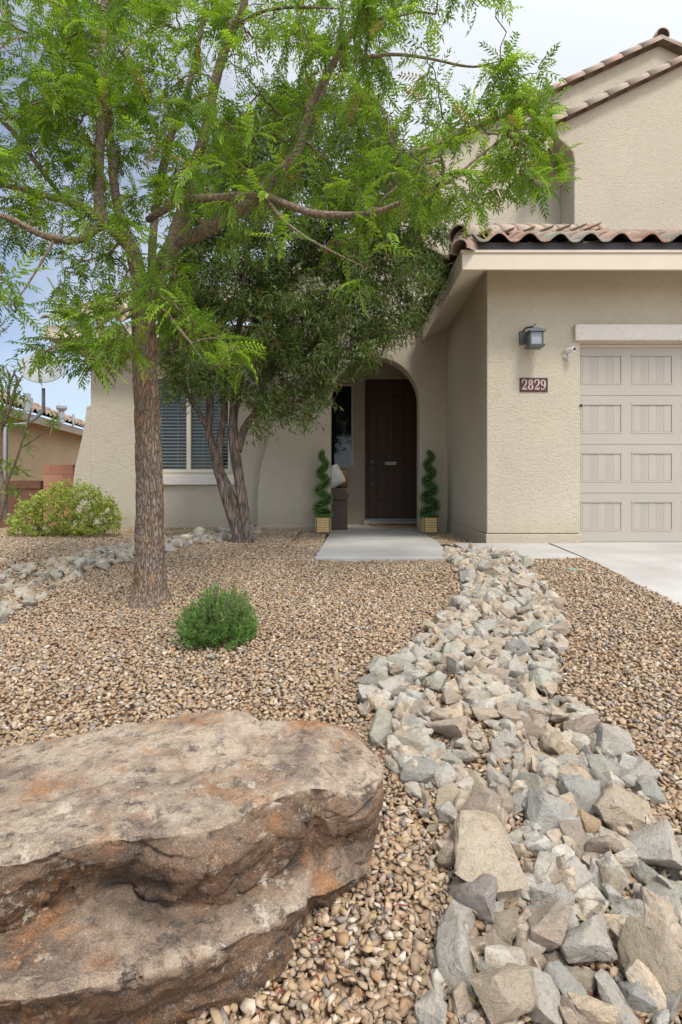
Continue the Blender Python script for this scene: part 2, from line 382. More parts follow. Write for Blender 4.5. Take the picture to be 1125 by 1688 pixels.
def slab(name, poly, zt, zb, label, cat='path'):
    o = MB().prismz(poly, zt, zb).build(name, M_conc); bevel(o, .008, 2); tag(o, label, cat, kind='structure'); return o
entry_z = lambda x, y: -.07*min(1, max(0, (y-4.7)/3.4))
slab('walkway', [(-.24, 4.7), (1.03, 4.7), (1.10, 6.35), (-.21, 6.35)], entry_z, -.2, 'pale concrete walkway slab leading to the front door')
slab('walkway', [(-.209, 6.36), (1.10, 6.36), (1.19, 8.085), (-.17, 8.085)], entry_z, -.25, 'rear concrete walkway slab directly in front of the arched porch')
slab('walkway', [(1.19, 4.7), (2.07, 4.7), (2.2, 5.87), (1.19, 5.87)], 0., -.2, 'concrete walkway strip in front of the garage wall under the house number')
dz = lambda x, y: 0 if y > 4.65 else -.098*(4.65-y)
def grid_slab(name, label):
    ys = [6.1, 5.2, 4.66, 4.5, 4.2, 3.3, 2, 0, -2.0]; V = []; Fc = []
    xl = lambda y: 2.08+(.13*(y-4.7) if y > 4.7 else 0)
    for y in ys: V += [(xl(y), y, dz(0, y)), (9, y, dz(0, y)), (xl(y), y, dz(0, y)-.15), (9, y, dz(0, y)-.15)]
    for k in range(len(ys)-1):
        b = 4*k; Fc += [(b, b+4, b+5, b+1), (b, b+2, b+6, b+4), (b+1, b+5, b+7, b+3)]
    Fc += [(0, 1, 3, 2), (len(V)-4, len(V)-2, len(V)-1, len(V)-3)]
    o = meshobj(name, V, Fc, M_conc); tag(o, label, 'driveway', kind='structure'); return o
grid_slab('driveway', 'sloping pale concrete driveway in front of the garage door')
o = MB().box(1.05, 1.135, 4.74, 5.85, -.09, -.012).build('drain_channel', M_dark); tag(o, 'narrow dark drain channel set between the two walkway slabs', 'drain')
# street far behind the camera
o = MB().box(-60, 60, -12, -4.2, -.9, -.80).build('road', simple('asphalt', (.05, .05, .05), .9, .2, .2, 20)); tag(o, 'asphalt street', 'road', kind='structure')

# ------------------------------------------------------------------ house
H = thing('house', 'beige stucco two storey house with clay tile roof, arched porch and garage', 'house', (1.5, 6, 0))
# garage
GY = 5.88; GX = 1.555
gw = MB().prism([(GX, .1), (2.56, .1), (2.56, 2.15), (7.44, 2.15), (7.44, .1), (9, .1), (9, 2.985), (GX, 2.985)], GY, GY+.2)
bevel(gw.build('wall', M_stucco, H), .012, 3)
sw = MB().box(GX, GX+.2, GY+.2, 8.095, .1, 3.0); sw.build('wall', M_stucco, H)
fb = MB(); fb.box(GX-.012, 2.575, GY-.012, GY+.2, -.15, .095); fb.box(GX-.012, GX+.2, GY+.2, 8.1, -.15, .095); fb.box(7.42, 9, GY-.012, GY+.2, -.15, .095)
bevel(fb.build('foundation', M_stucco, H), .008)
o = MB().box(2.49, 7.52, GY-.045, GY+.02, 2.172, 2.346).build('lintel', M_stucco_lt, H); bevel(o, .015, 3)
o = MB().box(2.565, 7.43, GY+.06, GY+.09, 2.125, 2.149).build('door_stop', M_fascia, H)
# garage door
gd = MB().box(2.562, 7.438, 5.985, 6.02, -.01, 2.125).build('garage_door', M_gdoor, H)
yF = 5.955
for r in range(4):
    z0 = .005+r*.532; z1 = z0+.528
    m_ = MB(); pz0, pz1 = z0+.115, z0+.445
    m_.box(2.564, 7.436, yF, 5.984, z0, pz0); m_.box(2.564, 7.436, yF, 5.984, pz1, z1)
    xs = [(2.597+.553*k, 2.597+.553*k+.458) for k in range(8)]; prev = 2.564; pl = MB(); bk = MB()
    for x0, x1 in xs:
        m_.box(prev, x0, yF, 5.984, pz0, pz1); prev = x1
        pl.box(x0+.001, x0+.018, yF-.003, yF+.02, pz0+.018, pz1-.018); pl.box(x1-.018, x1-.001, yF-.003, yF+.02, pz0+.018, pz1-.018)
        pl.box(x0+.001, x1-.001, yF-.003, yF+.02, pz0+.001, pz0+.018); pl.box(x0+.001, x1-.001, yF-.006, yF+.02, pz1-.018, pz1-.001)
        w = (x1-x0-.04)/5; bk.box(x0+.018, x1-.018, yF+.0065, yF+.024, pz0+.018, pz1-.018)
        for k in range(5):
            a0 = x0+.02+k*w
            if k in (1, 3):
                for q in range(4): pl.box(a0+.004+q*(w-.008)/4, a0+.004+(q+1)*(w-.008)/4-.003, yF+.0045, yF+.0070, pz0+.02, pz1-.02)
            else: pl.box(a0+.003, a0+w-.003, yF+.0032, yF+.0070, pz0+.02, pz1-.02)
    m_.box(prev, 7.436, yF, 5.984, pz0, pz1)
    m_.build('door_section', M_gdoor, gd); bevel(pl.build('panel', M_gdoor, gd), .002, 1); bk.build('panel_back', M_gdoor, gd)
MB().box(2.562, 7.438, 5.965, 6.0, -.02, .004).build('seal', M_black, gd)
# interior dark box to stop light
MB().box(GX+.2, 8.9, 6.1, 6.15, 0, 2.7).build('dark_backing', M_room, H)

# garage eaves
SL = math.tan(R(25.4)); cs, sn = math.cos(R(25.4)), math.sin(R(25.4))
EY, EX = 5.43, 1.19; ZB, ZT = 2.765, 2.93
fm = MB(); fm.box(EX, 9.2, EY, EY+.03, ZB, ZT); fm.box(EX, EX+.03, EY+.03, 8.1, ZB, ZT)
fm.box(EX-.014, 9.2, EY-.014, EY+.03, ZT, ZT+.028); fm.box(EX-.014, EX+.03, EY+.03, 8.1, ZT, ZT+.028)
bevel(fm.build('fascia', M_fascia, H), .004)
sf = MB(); q_ = ZB+.018; zs = lambda d: q_+d*SL
def sofq(m_, P_, t=.02): m_.add(P_+[(p[0], p[1], p[2]+t) for p in P_], [(0, 3, 2, 1), (4, 5, 6, 7), (0, 1, 5, 4), (1, 2, 6, 5), (2, 3, 7, 6), (3, 0, 4, 7)])
sofq(sf, [(EX+.03, EY+.03, q_), (9.2, EY+.03, q_), (9.2, GY-.002, zs(GY-EY-.03)), (GX-.002, GY-.002, zs(GX-EX-.03))])
for k in range(3):
    ya, yb = [(EY+.03, 6.34), (6.352, 7.24), (7.252, 8.098)][k]
    sofq(sf, [(EX+.03, ya, q_), (GX-.002, ya+(GY-EY-.03 if k == 0 else 0), zs(GX-EX-.03)), (GX-.002, yb, zs(GX-EX-.03)), (EX+.03, yb, q_)])
sofq(sf, [(EX+.03, EY+.03, q_+.022), (GX-.002, GY-.002, zs(GX-EX-.03)+.022), (GX-.002, 8.098, zs(GX-EX-.03)+.022), (EX+.03, 8.098, q_+.022)])
sf.build('soffit', M_fascia, H)
bs = MB(); bs.box(EX+.02, 9.2, EY+.015, EY+.04, ZT+.028, ZT+.11); bs.box(EX+.02, EX+.045, EY+.04, 8.1, ZT+.028, ZT+.11); bs.build('bird_stop', M_flash, H)

def tile_roof(mb, p0, ud, vd, U, V, keep=None, pitch=.30, course=.36, amp=.068):
    p0 = Vector(p0); ud = Vector(ud).normalized(); vd = Vector(vd).normalized(); n = ud.cross(vd)
    if n.z < 0: n = -n
    S = 10
    prof = []
    for k in range(S+1):
        t = k/S; prof.append(amp*math.sin(math.pi*t/.66) if t < .66 else -.010*math.sin(math.pi*(t-.66)/.34))
    for j in range(int(V/course)+1):
        v0 = j*course; v1 = min(V, v0+course+.03)
        for i in range(int(U/pitch)+1):
            u0 = i*pitch
            if keep and not keep(u0+pitch/2, v0+course/2): continue
            jit = random.uniform(-.006, .006); vs = []; hj = random.uniform(-.004, .004)
            for (vv, off) in ((v0+jit, .012+hj), (v0+jit, .036+hj), (v1, .008)):
                for k in range(S+1):
                    pt = p0+ud*(u0+pitch*k/S*1.0)+vd*vv+n*(prof[k]+off); vs.append(pt)
            fs = []
            for r_ in range(2):
                for k in range(S): fs.append((r_*(S+1)+k, r_*(S+1)+k+1, (r_+1)*(S+1)+k+1, (r_+1)*(S+1)+k))
            mb.add(vs, fs, tilecol())
def barrels(mb, p0, p1, r=.10, ln=.34, up=(0, 0, 1), arc=200):
    p0 = Vector(p0); p1 = Vector(p1); d = (p1-p0); T = d.length; d.normalize()
    s = d.cross(Vector(up)).normalized(); u = s.cross(d); n = max(1, int(round(T/ln))); ln = T/n; S = 12
    for i in range(n):
        a = p0+d*(i*ln-.02); b = p0+d*((i+1)*ln+.03); vs = []
        j = Vector((random.uniform(-.004, .004), 0, random.uniform(-.004, .004)))
        for (c, rr) in ((a, r-.018), (a, r), (b, r*.86), (b, r*.7)):
            for k in range(S+1):
                th = R(-(arc-180)/2+arc*k/S); vs.append(c+j+s*math.cos(th)*rr+u*math.sin(th)*rr)
        fs = [(q*(S+1)+k, q*(S+1)+k+1, (q+1)*(S+1)+k+1, (q+1)*(S+1)+k) for q in range(3) for k in range(S)]
        c9 = tilecol(); mb.add(vs, fs, [.5*a9+.5*b9 for a9, b9 in zip(c9, (.44, .31, .235))])

zr = ZT+.085
rf = MB()
RX, RY = EX-.05, EY-.05
tile_roof(rf, (RX, RY, zr), (1, 0, 0), (0, cs, sn), 8.2, 3.0, keep=lambda u, v: u > v*cs-.12)
tile_roof(rf, (RX, 8.15, zr), (0, -1, 0), (cs, 0, sn), 2.75, 2.7, keep=lambda u, v: (8.15-RY-u) > v*cs-.12)
rr = rf.build('roof', M_tile, H, True)
hm = MB(); barrels(hm, (RX+.02, RY+.02, zr+.07), (RX+2.7, RY+2.7, zr+.07+2.7*SL), .115, .36)
for k in range(4): # stacked starter tiles at the corner
    barrels(hm, (RX+.02+.012*k, RY+.02+.012*k, zr-.06+.033*k), (RX+.25, RY+.25, zr-.03+.033*k), .105, .3)
hm.build('hip_cap', M_tile, rr, True)
# roof deck below tiles
dk = MB(); dk.add([(EX+.03, EY+.03, ZT+.03), (9.2, EY+.03, ZT+.03), (9.2, 8.1, ZT+.03+2.67*SL), (EX+2.7, 8.1, ZT+.03+2.67*SL)], [(0, 1, 2, 3)])
dk.add([(EX+.03, EY+.03, ZT+.03), (EX+.03, 8.1, ZT+.03), (EX+2.7, 8.1, ZT+.03+2.67*SL)], [(0, 2, 1)]); dk.build('roof_deck', M_flash, H)

# entry wall with arch, flared left edge, gable top
EWY = 8.1; s8 = F/EWY
X = lambda px: (px-CX)/s8
Z = lambda py: CZ+(HY-py)/s8
ax0, ax1, spr = -.17, 1.14, 1.86; rad = (ax1-ax0)/2; acx = (ax0+ax1)/2
poly = [(X(424), -.12), (ax0, -.12), (ax0, spr)]
for k in range(1, 24): th = math.pi-math.pi*k/24; poly.append((acx+rad*math.cos(th), spr+rad*math.sin(th)))
poly += [(ax1, spr), (ax1, -.12), (GX+.15, -.12), (GX+.15, 3.83), (.50, 4.42), (X(455), 3.52), (X(455), Z(660)), (X(450), Z(700)), (X(441), Z(730)), (X(431), Z(765)), (X(424), Z(810))]
bevel(MB().prism(poly, EWY, EWY+.3).build('wall', M_stucco, H), .02, 3)
fb3 = MB().box(X(424)-.01, ax0-.002, EWY-.012, EWY+.05, -.15, Z(866)); bevel(fb3.build('foundation', M_stucco, H), .006); fb2 = MB(); fb2.box(ax1+.002, GX-.013, EWY-.012, EWY+.05, -.15, Z(866)); bevel(fb2.build('foundation', M_stucco, H), .006)
er = MB(); barrels(er, (GX+.05, EWY-.03, 3.93), (.50, EWY-.03, 4.47), .10, .34); er.build('roof', M_tile, H, True); er = MB(); barrels(er, (X(455)-.12, EWY-.03, 3.50), (.50, EWY-.03, 4.47), .10, .34)
ero = er.build('roof', M_tile, H, True)
er2 = MB(); er2.add([(.5, EWY, 4.44), (.5, 12, 4.44), (X(455)-.1, 12, 3.50), (X(455)-.1, EWY, 3.50)], [(0, 1, 2, 3)]); er2.add([(.5, EWY, 4.44), (.5, 12, 4.44), (GX+.5, 12, 3.7), (GX+.5, EWY, 3.7)], [(3, 2, 1, 0)])
er2.build('roof_deck', M_flash, H)
# porch interior
BW = 9.72
pi = MB(); pi.box(-.62, .19, BW, BW+.1, -.1, .95); pi.box(.19, .40, BW, BW+.1, -.1, 2.8); pi.box(-.62, .19, BW, BW+.1, 2.42, 2.8); pi.box(.40, 1.42, BW, BW+.1, 2.50, 2.8)
pi.box(1.42, 1.54, EWY+.3, BW+.1, -.1, 2.8); pi.box(-.72, -.62, EWY+.3, BW+.1, -.1, 2.8); pi.box(-.72, 1.54, EWY+.3, BW+.1, 2.8, 2.9)
pi.build('wall', M_stucco, H)
MB().box(-.62, 1.42, 8.09, BW, -.16, -.071).build('porch_floor', M_conc, H)
bevel(MB().box(.36, 1.42, BW-.22, BW, -.07, .0).build('step', M_conc, H), .008)
# sidelight
sg = MB().box(-.60, .17, BW+.03, BW+.036, .97, 2.4).build('window', M_glass, H)
fr = MB(); fr.box(-.62, -.59, BW+.01, BW+.05, .95, 2.42); fr.box(.16, .19, BW+.01, BW+.05, .95, 2.42); fr.box(-.59, .16, BW+.01, BW+.05, .95, .98); fr.box(-.59, .16, BW+.01, BW+.05, 2.39, 2.42)
fr.build('frame', M_frame, sg)
MB().box(-.62, .19, BW+.25, BW+.3, .9, 2.5).build('dark_backing', M_room, H)  # dark sheet stands in for the unlit room behind the sidelight
# front door
MB().box(-.72, 1.6, BW+.42, BW+.46, -.2, 3).build('dark_backing', M_room, H)  # unseen dark sheet added behind the porch to stop light leaks
MB().box(.405, 1.415, BW+.045, BW+.06, -.05, 2.5).build('dark_backing', M_room, H)  # dark sheet added behind the door to block light past its frame
fd = MB().box(.455, 1.39, BW+.005, BW+.04, .03, 2.47).build('front_door', M_door, H)
df = MB(); df.box(.40, .45, BW-.02, BW+.05, 0, 2.5); df.box(.45, 1.395, BW-.02, BW+.05, 2.475, 2.5); df.box(1.395, 1.42, BW-.02, BW+.05, 0, 2.5); bevel(df.build('frame', M_door, fd), .004)
MB().box(.40, 1.42, BW-.06, BW+.0, .0, .028).build('threshold', M_alu, fd)
pn = MB(); yd = BW-.004
xs = [(.455, .585), (.775, .935-.01), (.925, .925), (1.115-.01, 1.39)]
def rail(x0, x1, z0, z1): pn.box(x0, x1, yd-.020, BW+.006, z0, z1)
rail(.455, .60, .03, 2.47); rail(.80, .90, .03, 2.47); rail(1.10, 1.39, .03, 2.47)
for z0, z1 in ((.03, .33), (.92, 1.10), (1.93, 2.06), (2.24, 2.47)):
    rail(.60, .80, z0, z1); rail(.90, 1.10, z0, z1)
bevel(pn.build('stile', M_door, fd), .006, 2)
rp_ = MB()
for x0, x1 in ((.60, .80), (.90, 1.10)):
    for z0, z1 in ((.33, .92), (1.10, 1.93), (2.06, 2.24)): rp_.box(x0+.03, x1-.03, yd-.008, BW+.004, z0+.03, z1-.03)
bevel(rp_.build('panel', M_door, fd), .006, 2)
hd = MB(); hd.box(.495, .555, yd-.038, yd-.020, 1.00, 1.07); hd.box(.50, .55, yd-.043, yd-.020, .62, .93); hd.tube([(.525, yd-.03, .9), (.525, yd-.075, .87), (.525, yd-.08, .75), (.525, yd-.03, .66)], .011, 8)
bevel(hd.build('handle', M_black, fd), .004)
o = MB().lathe([(.008, 0), (.008, .01)], (0, 0, 0), 10).build('peephole', M_alu, fd); 
o.data.transform(Matrix.Translation((.85, yd-.020, 1.5))@Matrix.Rotation(R(90), 4, 'X'))
db = MB().box(.402, .432, BW-.045, BW-.02, 1.05, 1.19).build('doorbell', M_black, H); bevel(db, .005)

def text_mesh(name, body, size, m, loc, parent, off=0, ext=.002, sx=1):
    cu = bpy.data.curves.new(name, 'FONT'); cu.body = body; cu.size = size; cu.extrude = ext; cu.offset = off; cu.align_x = 'CENTER'; cu.align_y = 'CENTER'
    t = bpy.data.objects.new(name, cu); COL.objects.link(t); bpy.context.view_layer.update()
    me = bpy.data.meshes.new_from_object(t.evaluated_get(bpy.context.evaluated_depsgraph_get()))
    bpy.data.objects.remove(t); bpy.data.curves.remove(cu)
    me.transform(Matrix.Translation(loc)@Matrix.Rotation(R(90), 4, 'X')@Matrix.Scale(sx, 4, (1, 0, 0)))
    me.materials.clear(); me.materials.append(m); o = bpy.data.objects.new(name, me); COL.objects.link(o); setparent(o, parent); return o
sgn = thing('door_sign', 'small white no soliciting sign at middle height of the dark front door', 'sign', (.855, yd-.02, 1.01))
MB().box(.755, .955, yd-.026, yd-.0205, .985, 1.035).build('plate', M_sign, sgn)
text_mesh('lettering', 'No Soliciting', .036, M_black, (.855, yd-.027, 1.01), sgn, .0006, .0008)
dm = bevel(MB().prismz([(.45, 9.47), (.52, 9.2), (.7, 9.02), (.93, 8.96), (1.16, 9.02), (1.33, 9.2), (1.39, 9.47)], -.045, -.07).build('doormat', M_mat), .006)
tag(dm, 'half round tan coir doormat below the front door step', 'doormat')

# window wall (left wing)
WY = 8.25; s8b = F/WY; XW = lambda px: (px-CX)/s8b; ZW = lambda py: CZ+(HY-py)/s8b
wx0, wx1, wz0, wz1 = -2.98, -1.70, .82, 2.28
ww = MB(); xl = XW(150)
ww.box(xl, wx0, WY, WY+.2, -.1, 2.9); ww.box(wx1, X(424)+.3, WY, WY+.2, -.1, 2.9); ww.box(wx0, wx1, WY, WY+.2, -.1, wz0); ww.box(wx0, wx1, WY, WY+.2, wz1, 2.9)
ww.build('wall', M_stucco, H)
sidew = MB().box(xl, xl+.2, WY+.2, 14, -.4, 2.9); sidew.build('wall', M_stucco, H)
bt = [(XW(p), ZW(q)) for p, q in ((150, 668), (142.5, 670), (140, 695), (135, 722), (129, 748), (123, 772), (120, 800))]+[(XW(120), -.3), (xl, -.3)]
bevel(MB().prism(bt[::-1], WY, WY+.45).build('buttress', M_stucco, H), .012, 3)
MB().box(XW(120)+.01, X(424)-.012, WY-.010, WY, -.12, ZW(867)).build('foundation', M_stucco, H)
win = MB().box(wx0+.03, (wx0+wx1)/2-.03, WY+.075, WY+.08, wz0+.03, wz1-.03).build('window', M_glass, H)
mid = (wx0+wx1)/2
MB().box(mid+.03, wx1-.03, WY+.09, WY+.095, wz0+.03, wz1-.03).build('pane', M_glass, win)
wf = MB(); 
wf.box(wx0, wx0+.04, WY+.04, WY+.11, wz0, wz1); wf.box(wx1-.04, wx1, WY+.04, WY+.11, wz0, wz1); wf.box(mid-.032, mid+.032, WY+.045, WY+.12, wz0+.04, wz1-.04)
wf.box(wx0+.04, wx1-.04, WY+.04, WY+.11, wz0, wz0+.04); wf.box(wx0+.04, wx1-.04, WY+.04, WY+.11, wz1-.04, wz1)
bevel(wf.build('frame', M_frame, win), .005)
bl = MB()
z = wz0+.05
while z < wz1-.03:
    for x0, x1 in ((wx0+.05, mid-.01), (mid+.01, wx1-.05)):
        bl.add([(x0, WY+.15, z-.010), (x1, WY+.15, z-.010), (x1, WY+.185, z+.012), (x0, WY+.185, z+.012)], [(0, 1, 2, 3)])
    z += .052
for x in (wx0+.2, wx0+.45, mid+.2, mid+.45): bl.box(x-.002, x+.002, WY+.145, WY+.149, wz0+.04, wz1)
bl.build('blinds', M_slat, win)
MB().box(wx0-.05, wx1+.05, WY+.7, WY+.75, wz0-.1, wz1+.1).build('dark_backing', M_room, H)  # dark sheet stands in for the unlit room behind the blinds
bevel(MB().box(-3.06, -1.60, WY-.06, WY+.02, .625, .775).build('sill', M_stucco_lt, win), .012, 3)
# left wing roof
lr = MB(); tile_roof(lr, (-4.28, 7.72, 2.93), (1, 0, 0), (0, cs, sn), 3.4, 4.6)
lro = lr.build('roof', M_tile, H, True)
lf = MB(); lf.box(-4.25, -1.1, 7.78, 7.81, 2.72, 2.9); lf.box(-4.25, -4.22, 7.81, 12, 2.72, 2.9); bevel(lf.build('fascia', M_fascia, H), .004)
ls = MB(); sofq(ls, [(-4.22, 7.81, 2.74), (-1.1, 7.81, 2.74), (-1.1, WY, 2.74+.44*SL), (-4.22, WY, 2.74+.44*SL)]); sofq(ls, [(-4.22, WY+.005, 2.74), (xl, WY+.005, 2.74), (xl, 12, 2.74), (-4.22, 12, 2.74)]); ls.build('soffit', M_fascia, H)

# upper storey
UY1, UY2 = 8.08, 8.6; f1 = lambda px, py: ((px-CX)/F*UY1, CZ+(HY-py)/F*UY1); f2 = lambda px, py: ((px-CX)/F*UY2, CZ+(HY-py)/F*UY2)
pk = (1345, 0)   # front gable apex outside the frame
poly1 = [f1(947, 500), f1(947, 262), f1(945, 252), f1(938, 243), f1(928, 234), f1(918, 226), f1(910, 221), f1(908, 211), f1(1335, 5), f1(1700, 180), f1(1700, 500)]
bevel(MB().prism(poly1, UY1, UY2-.001).build('wall', M_stucco, H), .02, 3)
poly2 = [f2(660, 470), f2(660, 272), f2(1086, 76), f2(1330, 190), f2(1700, 330), f2(1700, 470)]
MB().prism(poly2, UY2, UY2+.3).build('wall', M_stucco, H)
def v3(p, y): return (p[0], y, p[1])
ur = MB()
barrels(ur, v3(f1(900, 213), UY1-.03), v3(f1(1335, 4), UY1-.03), .105, .335)
barrels(ur, v3(f2(655, 273), UY2-.03), v3(f2(1086, 72), UY2-.03), .105, .335)
barrels(ur, v3(f2(1330, 187), UY2-.03), v3(f2(1086, 72), UY2-.03), .105, .335)
uro = ur.build('roof', M_tile, H, True)
rg = MB(); barrels(rg, v3(f2(1086, 66), UY2-.1), v3(f2(1086, 66), UY2+5), .11, .4); rg.build('ridge_cap', M_tile, uro, True)
def deck(a, b, y0, y1, t=.06):
    m_ = MB(); a = Vector((a[0], 0, a[1])); b = Vector((b[0], 0, b[1]))
    m_.add([(a.x, y0, a.z-t), (b.x, y0, b.z-t), (b.x, y1, b.z-t), (a.x, y1, a.z-t), (a.x, y0, a.z), (b.x, y0, b.z), (b.x, y1, b.z), (a.x, y1, a.z)],
           [(0, 3, 2, 1), (4, 5, 6, 7), (0, 1, 5, 4), (1, 2, 6, 5), (2, 3, 7, 6), (3, 0, 4, 7)]); return m_.build('roof_deck', M_flash, H)
deck(f1(895, 218), f1(1335, 10), UY1+.02, UY2+3); deck(f2(650, 277), f2(1086, 78), UY2+.02, UY2+5); deck(f2(1086, 78), f2(1330, 190), UY2+.02, UY2+5)
# eave fascia return beside the corbel
e1 = f1(893, 232); e2 = f1(905, 218)
fe = MB().prism([f1(889, 262), f1(886, 246), f1(907, 224), f1(913, 234)], UY1+.005, UY2-.002); bevel(fe.build('fascia', M_fascia, H), .004)
if False: te = MB(); tile_roof(te, (e2[0]-.26, UY1+.5, e2[1]-.06), (0, -1, 0), (math.cos(R(25.7)), 0, math.sin(R(25.7))), .45, .3)

# ------------------------------------------------------------------ wall fixtures
LX, LY, LZ = (882-CX)/F*5.72, 5.72, 0
s57 = F/5.72; zl = lambda py: CZ+(HY-py)/s57
ln = thing('wall_lantern', 'grey square coach lantern mounted on garage wall above the house number', 'wall lantern', (LX, GY, 2.1))
m_ = MB(); m_.box(LX-.115, LX-.045, GY-.03, GY, zl(562), zl(540)); m_.tube([(LX-.08, GY-.02, zl(541)), (LX-.07, GY-.08, zl(537)), (LX-.01, LY, zl(538))], .012, 8)
bevel(m_.build('bracket', M_dark if False else simple('lantern_metal', (.10, .115, .125), .5, .5, .2, 30), ln), .004)
M_lmet = bpy.data.materials['lantern_metal']
def frust(z0, z1, w0, w1, c=(LX, LY)):
    vs = [(c[0]+sx_*w*.5, c[1]+sy*w*.5, z) for z, w in ((z0, w0), (z1, w1)) for sx_, sy in ((-1, -1), (1, -1), (1, 1), (-1, 1))]
    return vs, [(3, 2, 1, 0), (4, 5, 6, 7)]+[(i, (i+1) % 4, 4+(i+1) % 4, 4+i) for i in range(4)]
m_ = MB(); m_.add(*frust(zl(549), zl(546), .17, .17)); m_.add(*frust(zl(546), zl(540.5), .165, .05)); m_.add(*frust(zl(540.5), zl(537), .045, .03)); m_.tube([(LX, LY, zl(537)), (LX, LY, zl(534))], .012, 8)
m_.build('roof_cap', M_lmet, ln)
m_ = MB(); m_.add(*frust(zl(573.5), zl(570), .15, .17)); 
for sx_ in (-1, 1):
    for sy in (-1, 1): m_.box(LX+sx_*.062-.006, LX+sx_*.062+.006, LY+sy*.062-.006, LY+sy*.062+.006, zl(570), zl(549))
m_.build('cage', M_lmet, ln)
M_frost = simple('frosted_glass', (.25, .28, .31), .25, .5, .15, 20)
MB().box(LX-.055, LX+.055, LY-.055, LY+.055, zl(569.8), zl(549.2)).build('glass', M_frost, ln)

cmx = thing('security_camera', 'small white security camera beside the garage door corner', 'camera', ((941-CX)/F*5.8, GY, 2.0))
cxx = (941-CX)/F*5.84; zc = lambda py: CZ+(HY-py)/F*5.8
m_ = MB(); m_.tube([(cxx-.03, GY, zc(584)), (cxx-.03, GY-.02, zc(584))], .038, 14); m_.tube([(cxx-.03, GY-.02, zc(584)), (cxx-.02, GY-.05, zc(588)), (cxx-.01, GY-.07, zc(582))], .012, 8); m_.tube([(cxx-.025, GY-.01, zc(580)), (cxx-.02, GY-.03, zc(592))], .012, 8)
m_.build('mount', M_camw, cmx, True)
MB().tube([(cxx-.03, GY-.03, zc(577)), (cxx+.01, GY-.11, zc(576.5))], .028, 16).build('camera_body', M_camw, cmx)
MB().tube([(cxx+.01, GY-.11, zc(576.5)), (cxx+.012, GY-.114, zc(576.5))], .02, 16).build('lens', M_black, cmx)

npq = thing('number_plaque', 'dark plum house number plaque reading 2829 on the garage wall', 'house number', ((880-CX)/F*GY, GY, CZ+(HY-634)/F*GY))
nx0, nx1, nz0, nz1 = (857-CX)/F*GY, (903-CX)/F*GY, CZ+(HY-646)/F*GY, CZ+(HY-623)/F*GY
bevel(MB().box(nx0, nx1, GY-.012, GY+.002, nz0, nz1).build('plate', M_plum, npq), .003)
# serif digits drawn as outlined shapes
def stroke(mb, pts, wd, y):
    P = catmull([(p[0], p[1], w) for p, w in zip(pts, wd)], 6)
    n = len(P); Lf = []; Rt = []
    for i in range(n):
        a_ = P[max(0, i-1)]; b_ = P[min(n-1, i+1)]; t = Vector((b_[0]-a_[0], b_[1]-a_[1])).normalized(); nn = Vector((-t.y, t.x)); w = P[i][2]/2
        Lf.append((P[i][0]+nn.x*w, y, P[i][1]+nn.y*w)); Rt.append((P[i][0]-nn.x*w, y, P[i][1]-nn.y*w))
    back = [(v[0], y+.006, v[2]) for v in Lf+Rt]; vs = Lf+Rt+back; fs = []
    for i in range(n-1):
        fs += [(i, i+1, n+i+1, n+i), (i, 2*n+i, 2*n+i+1, i+1), (n+i, n+i+1, 3*n+i+1, 3*n+i)]
    mb.add(vs, fs)
def digit(ch, ox, oz, w, h, y):
    m_ = MB(); q = lambda x, z: (ox+x*w, oz+z*h); u = h*.135
    if ch == '2':
        stroke(m_, [q(.12, .72), q(.2, .93), q(.5, 1.), q(.82, .9), q(.85, .68), q(.6, .4), q(.2, .12)], [u*.9, u*.8, u*.6, u*1.1, u*1.3, u, u*.5], y)
        stroke(m_, [q(.06, .07), q(.4, .08), q(.8, .05), q(.95, .25)], [u*.9, u, u*1.1, u*.4], y+.0005)
        stroke(m_, [q(.08, .70), q(.2, .70)], [u*1.1, u*1.1], y+.001)
    else:
        def loop(cx, cz, rx, rz, yy, wv=1., t0=0):
            pts = [q(cx+rx*math.sin(2*math.pi*k/12), cz+rz*math.cos(2*math.pi*k/12)) for k in range(13)]
            stroke(m_, pts, [wv*u*(.6+.6*abs(math.sin(2*math.pi*k/12))) for k in range(13)], yy)
        if ch == '8': loop(.5, .76, .27, .21, y); loop(.5, .27, .35, .26, y+.0005)
        else:
            loop(.48, .68, .33, .28, y)
            stroke(m_, [q(.84, .66), q(.84, .4), q(.66, .12), q(.35, .0), q(.14, .08)], [u*1.1, u*1.1, u*.9, u*.6, u*.8], y+.0005); stroke(m_, [q(.1, .14), q(.24, .12)], [u, u], y+.001)
    return m_.build('digit', M_pink, npq)
dw = (nx1-nx0-.03)/4
for k, ch in enumerate('2829'): digit(ch, nx0+.016+k*dw, nz0+.022, dw*.86, (nz1-nz0)-.044, GY-.0185)

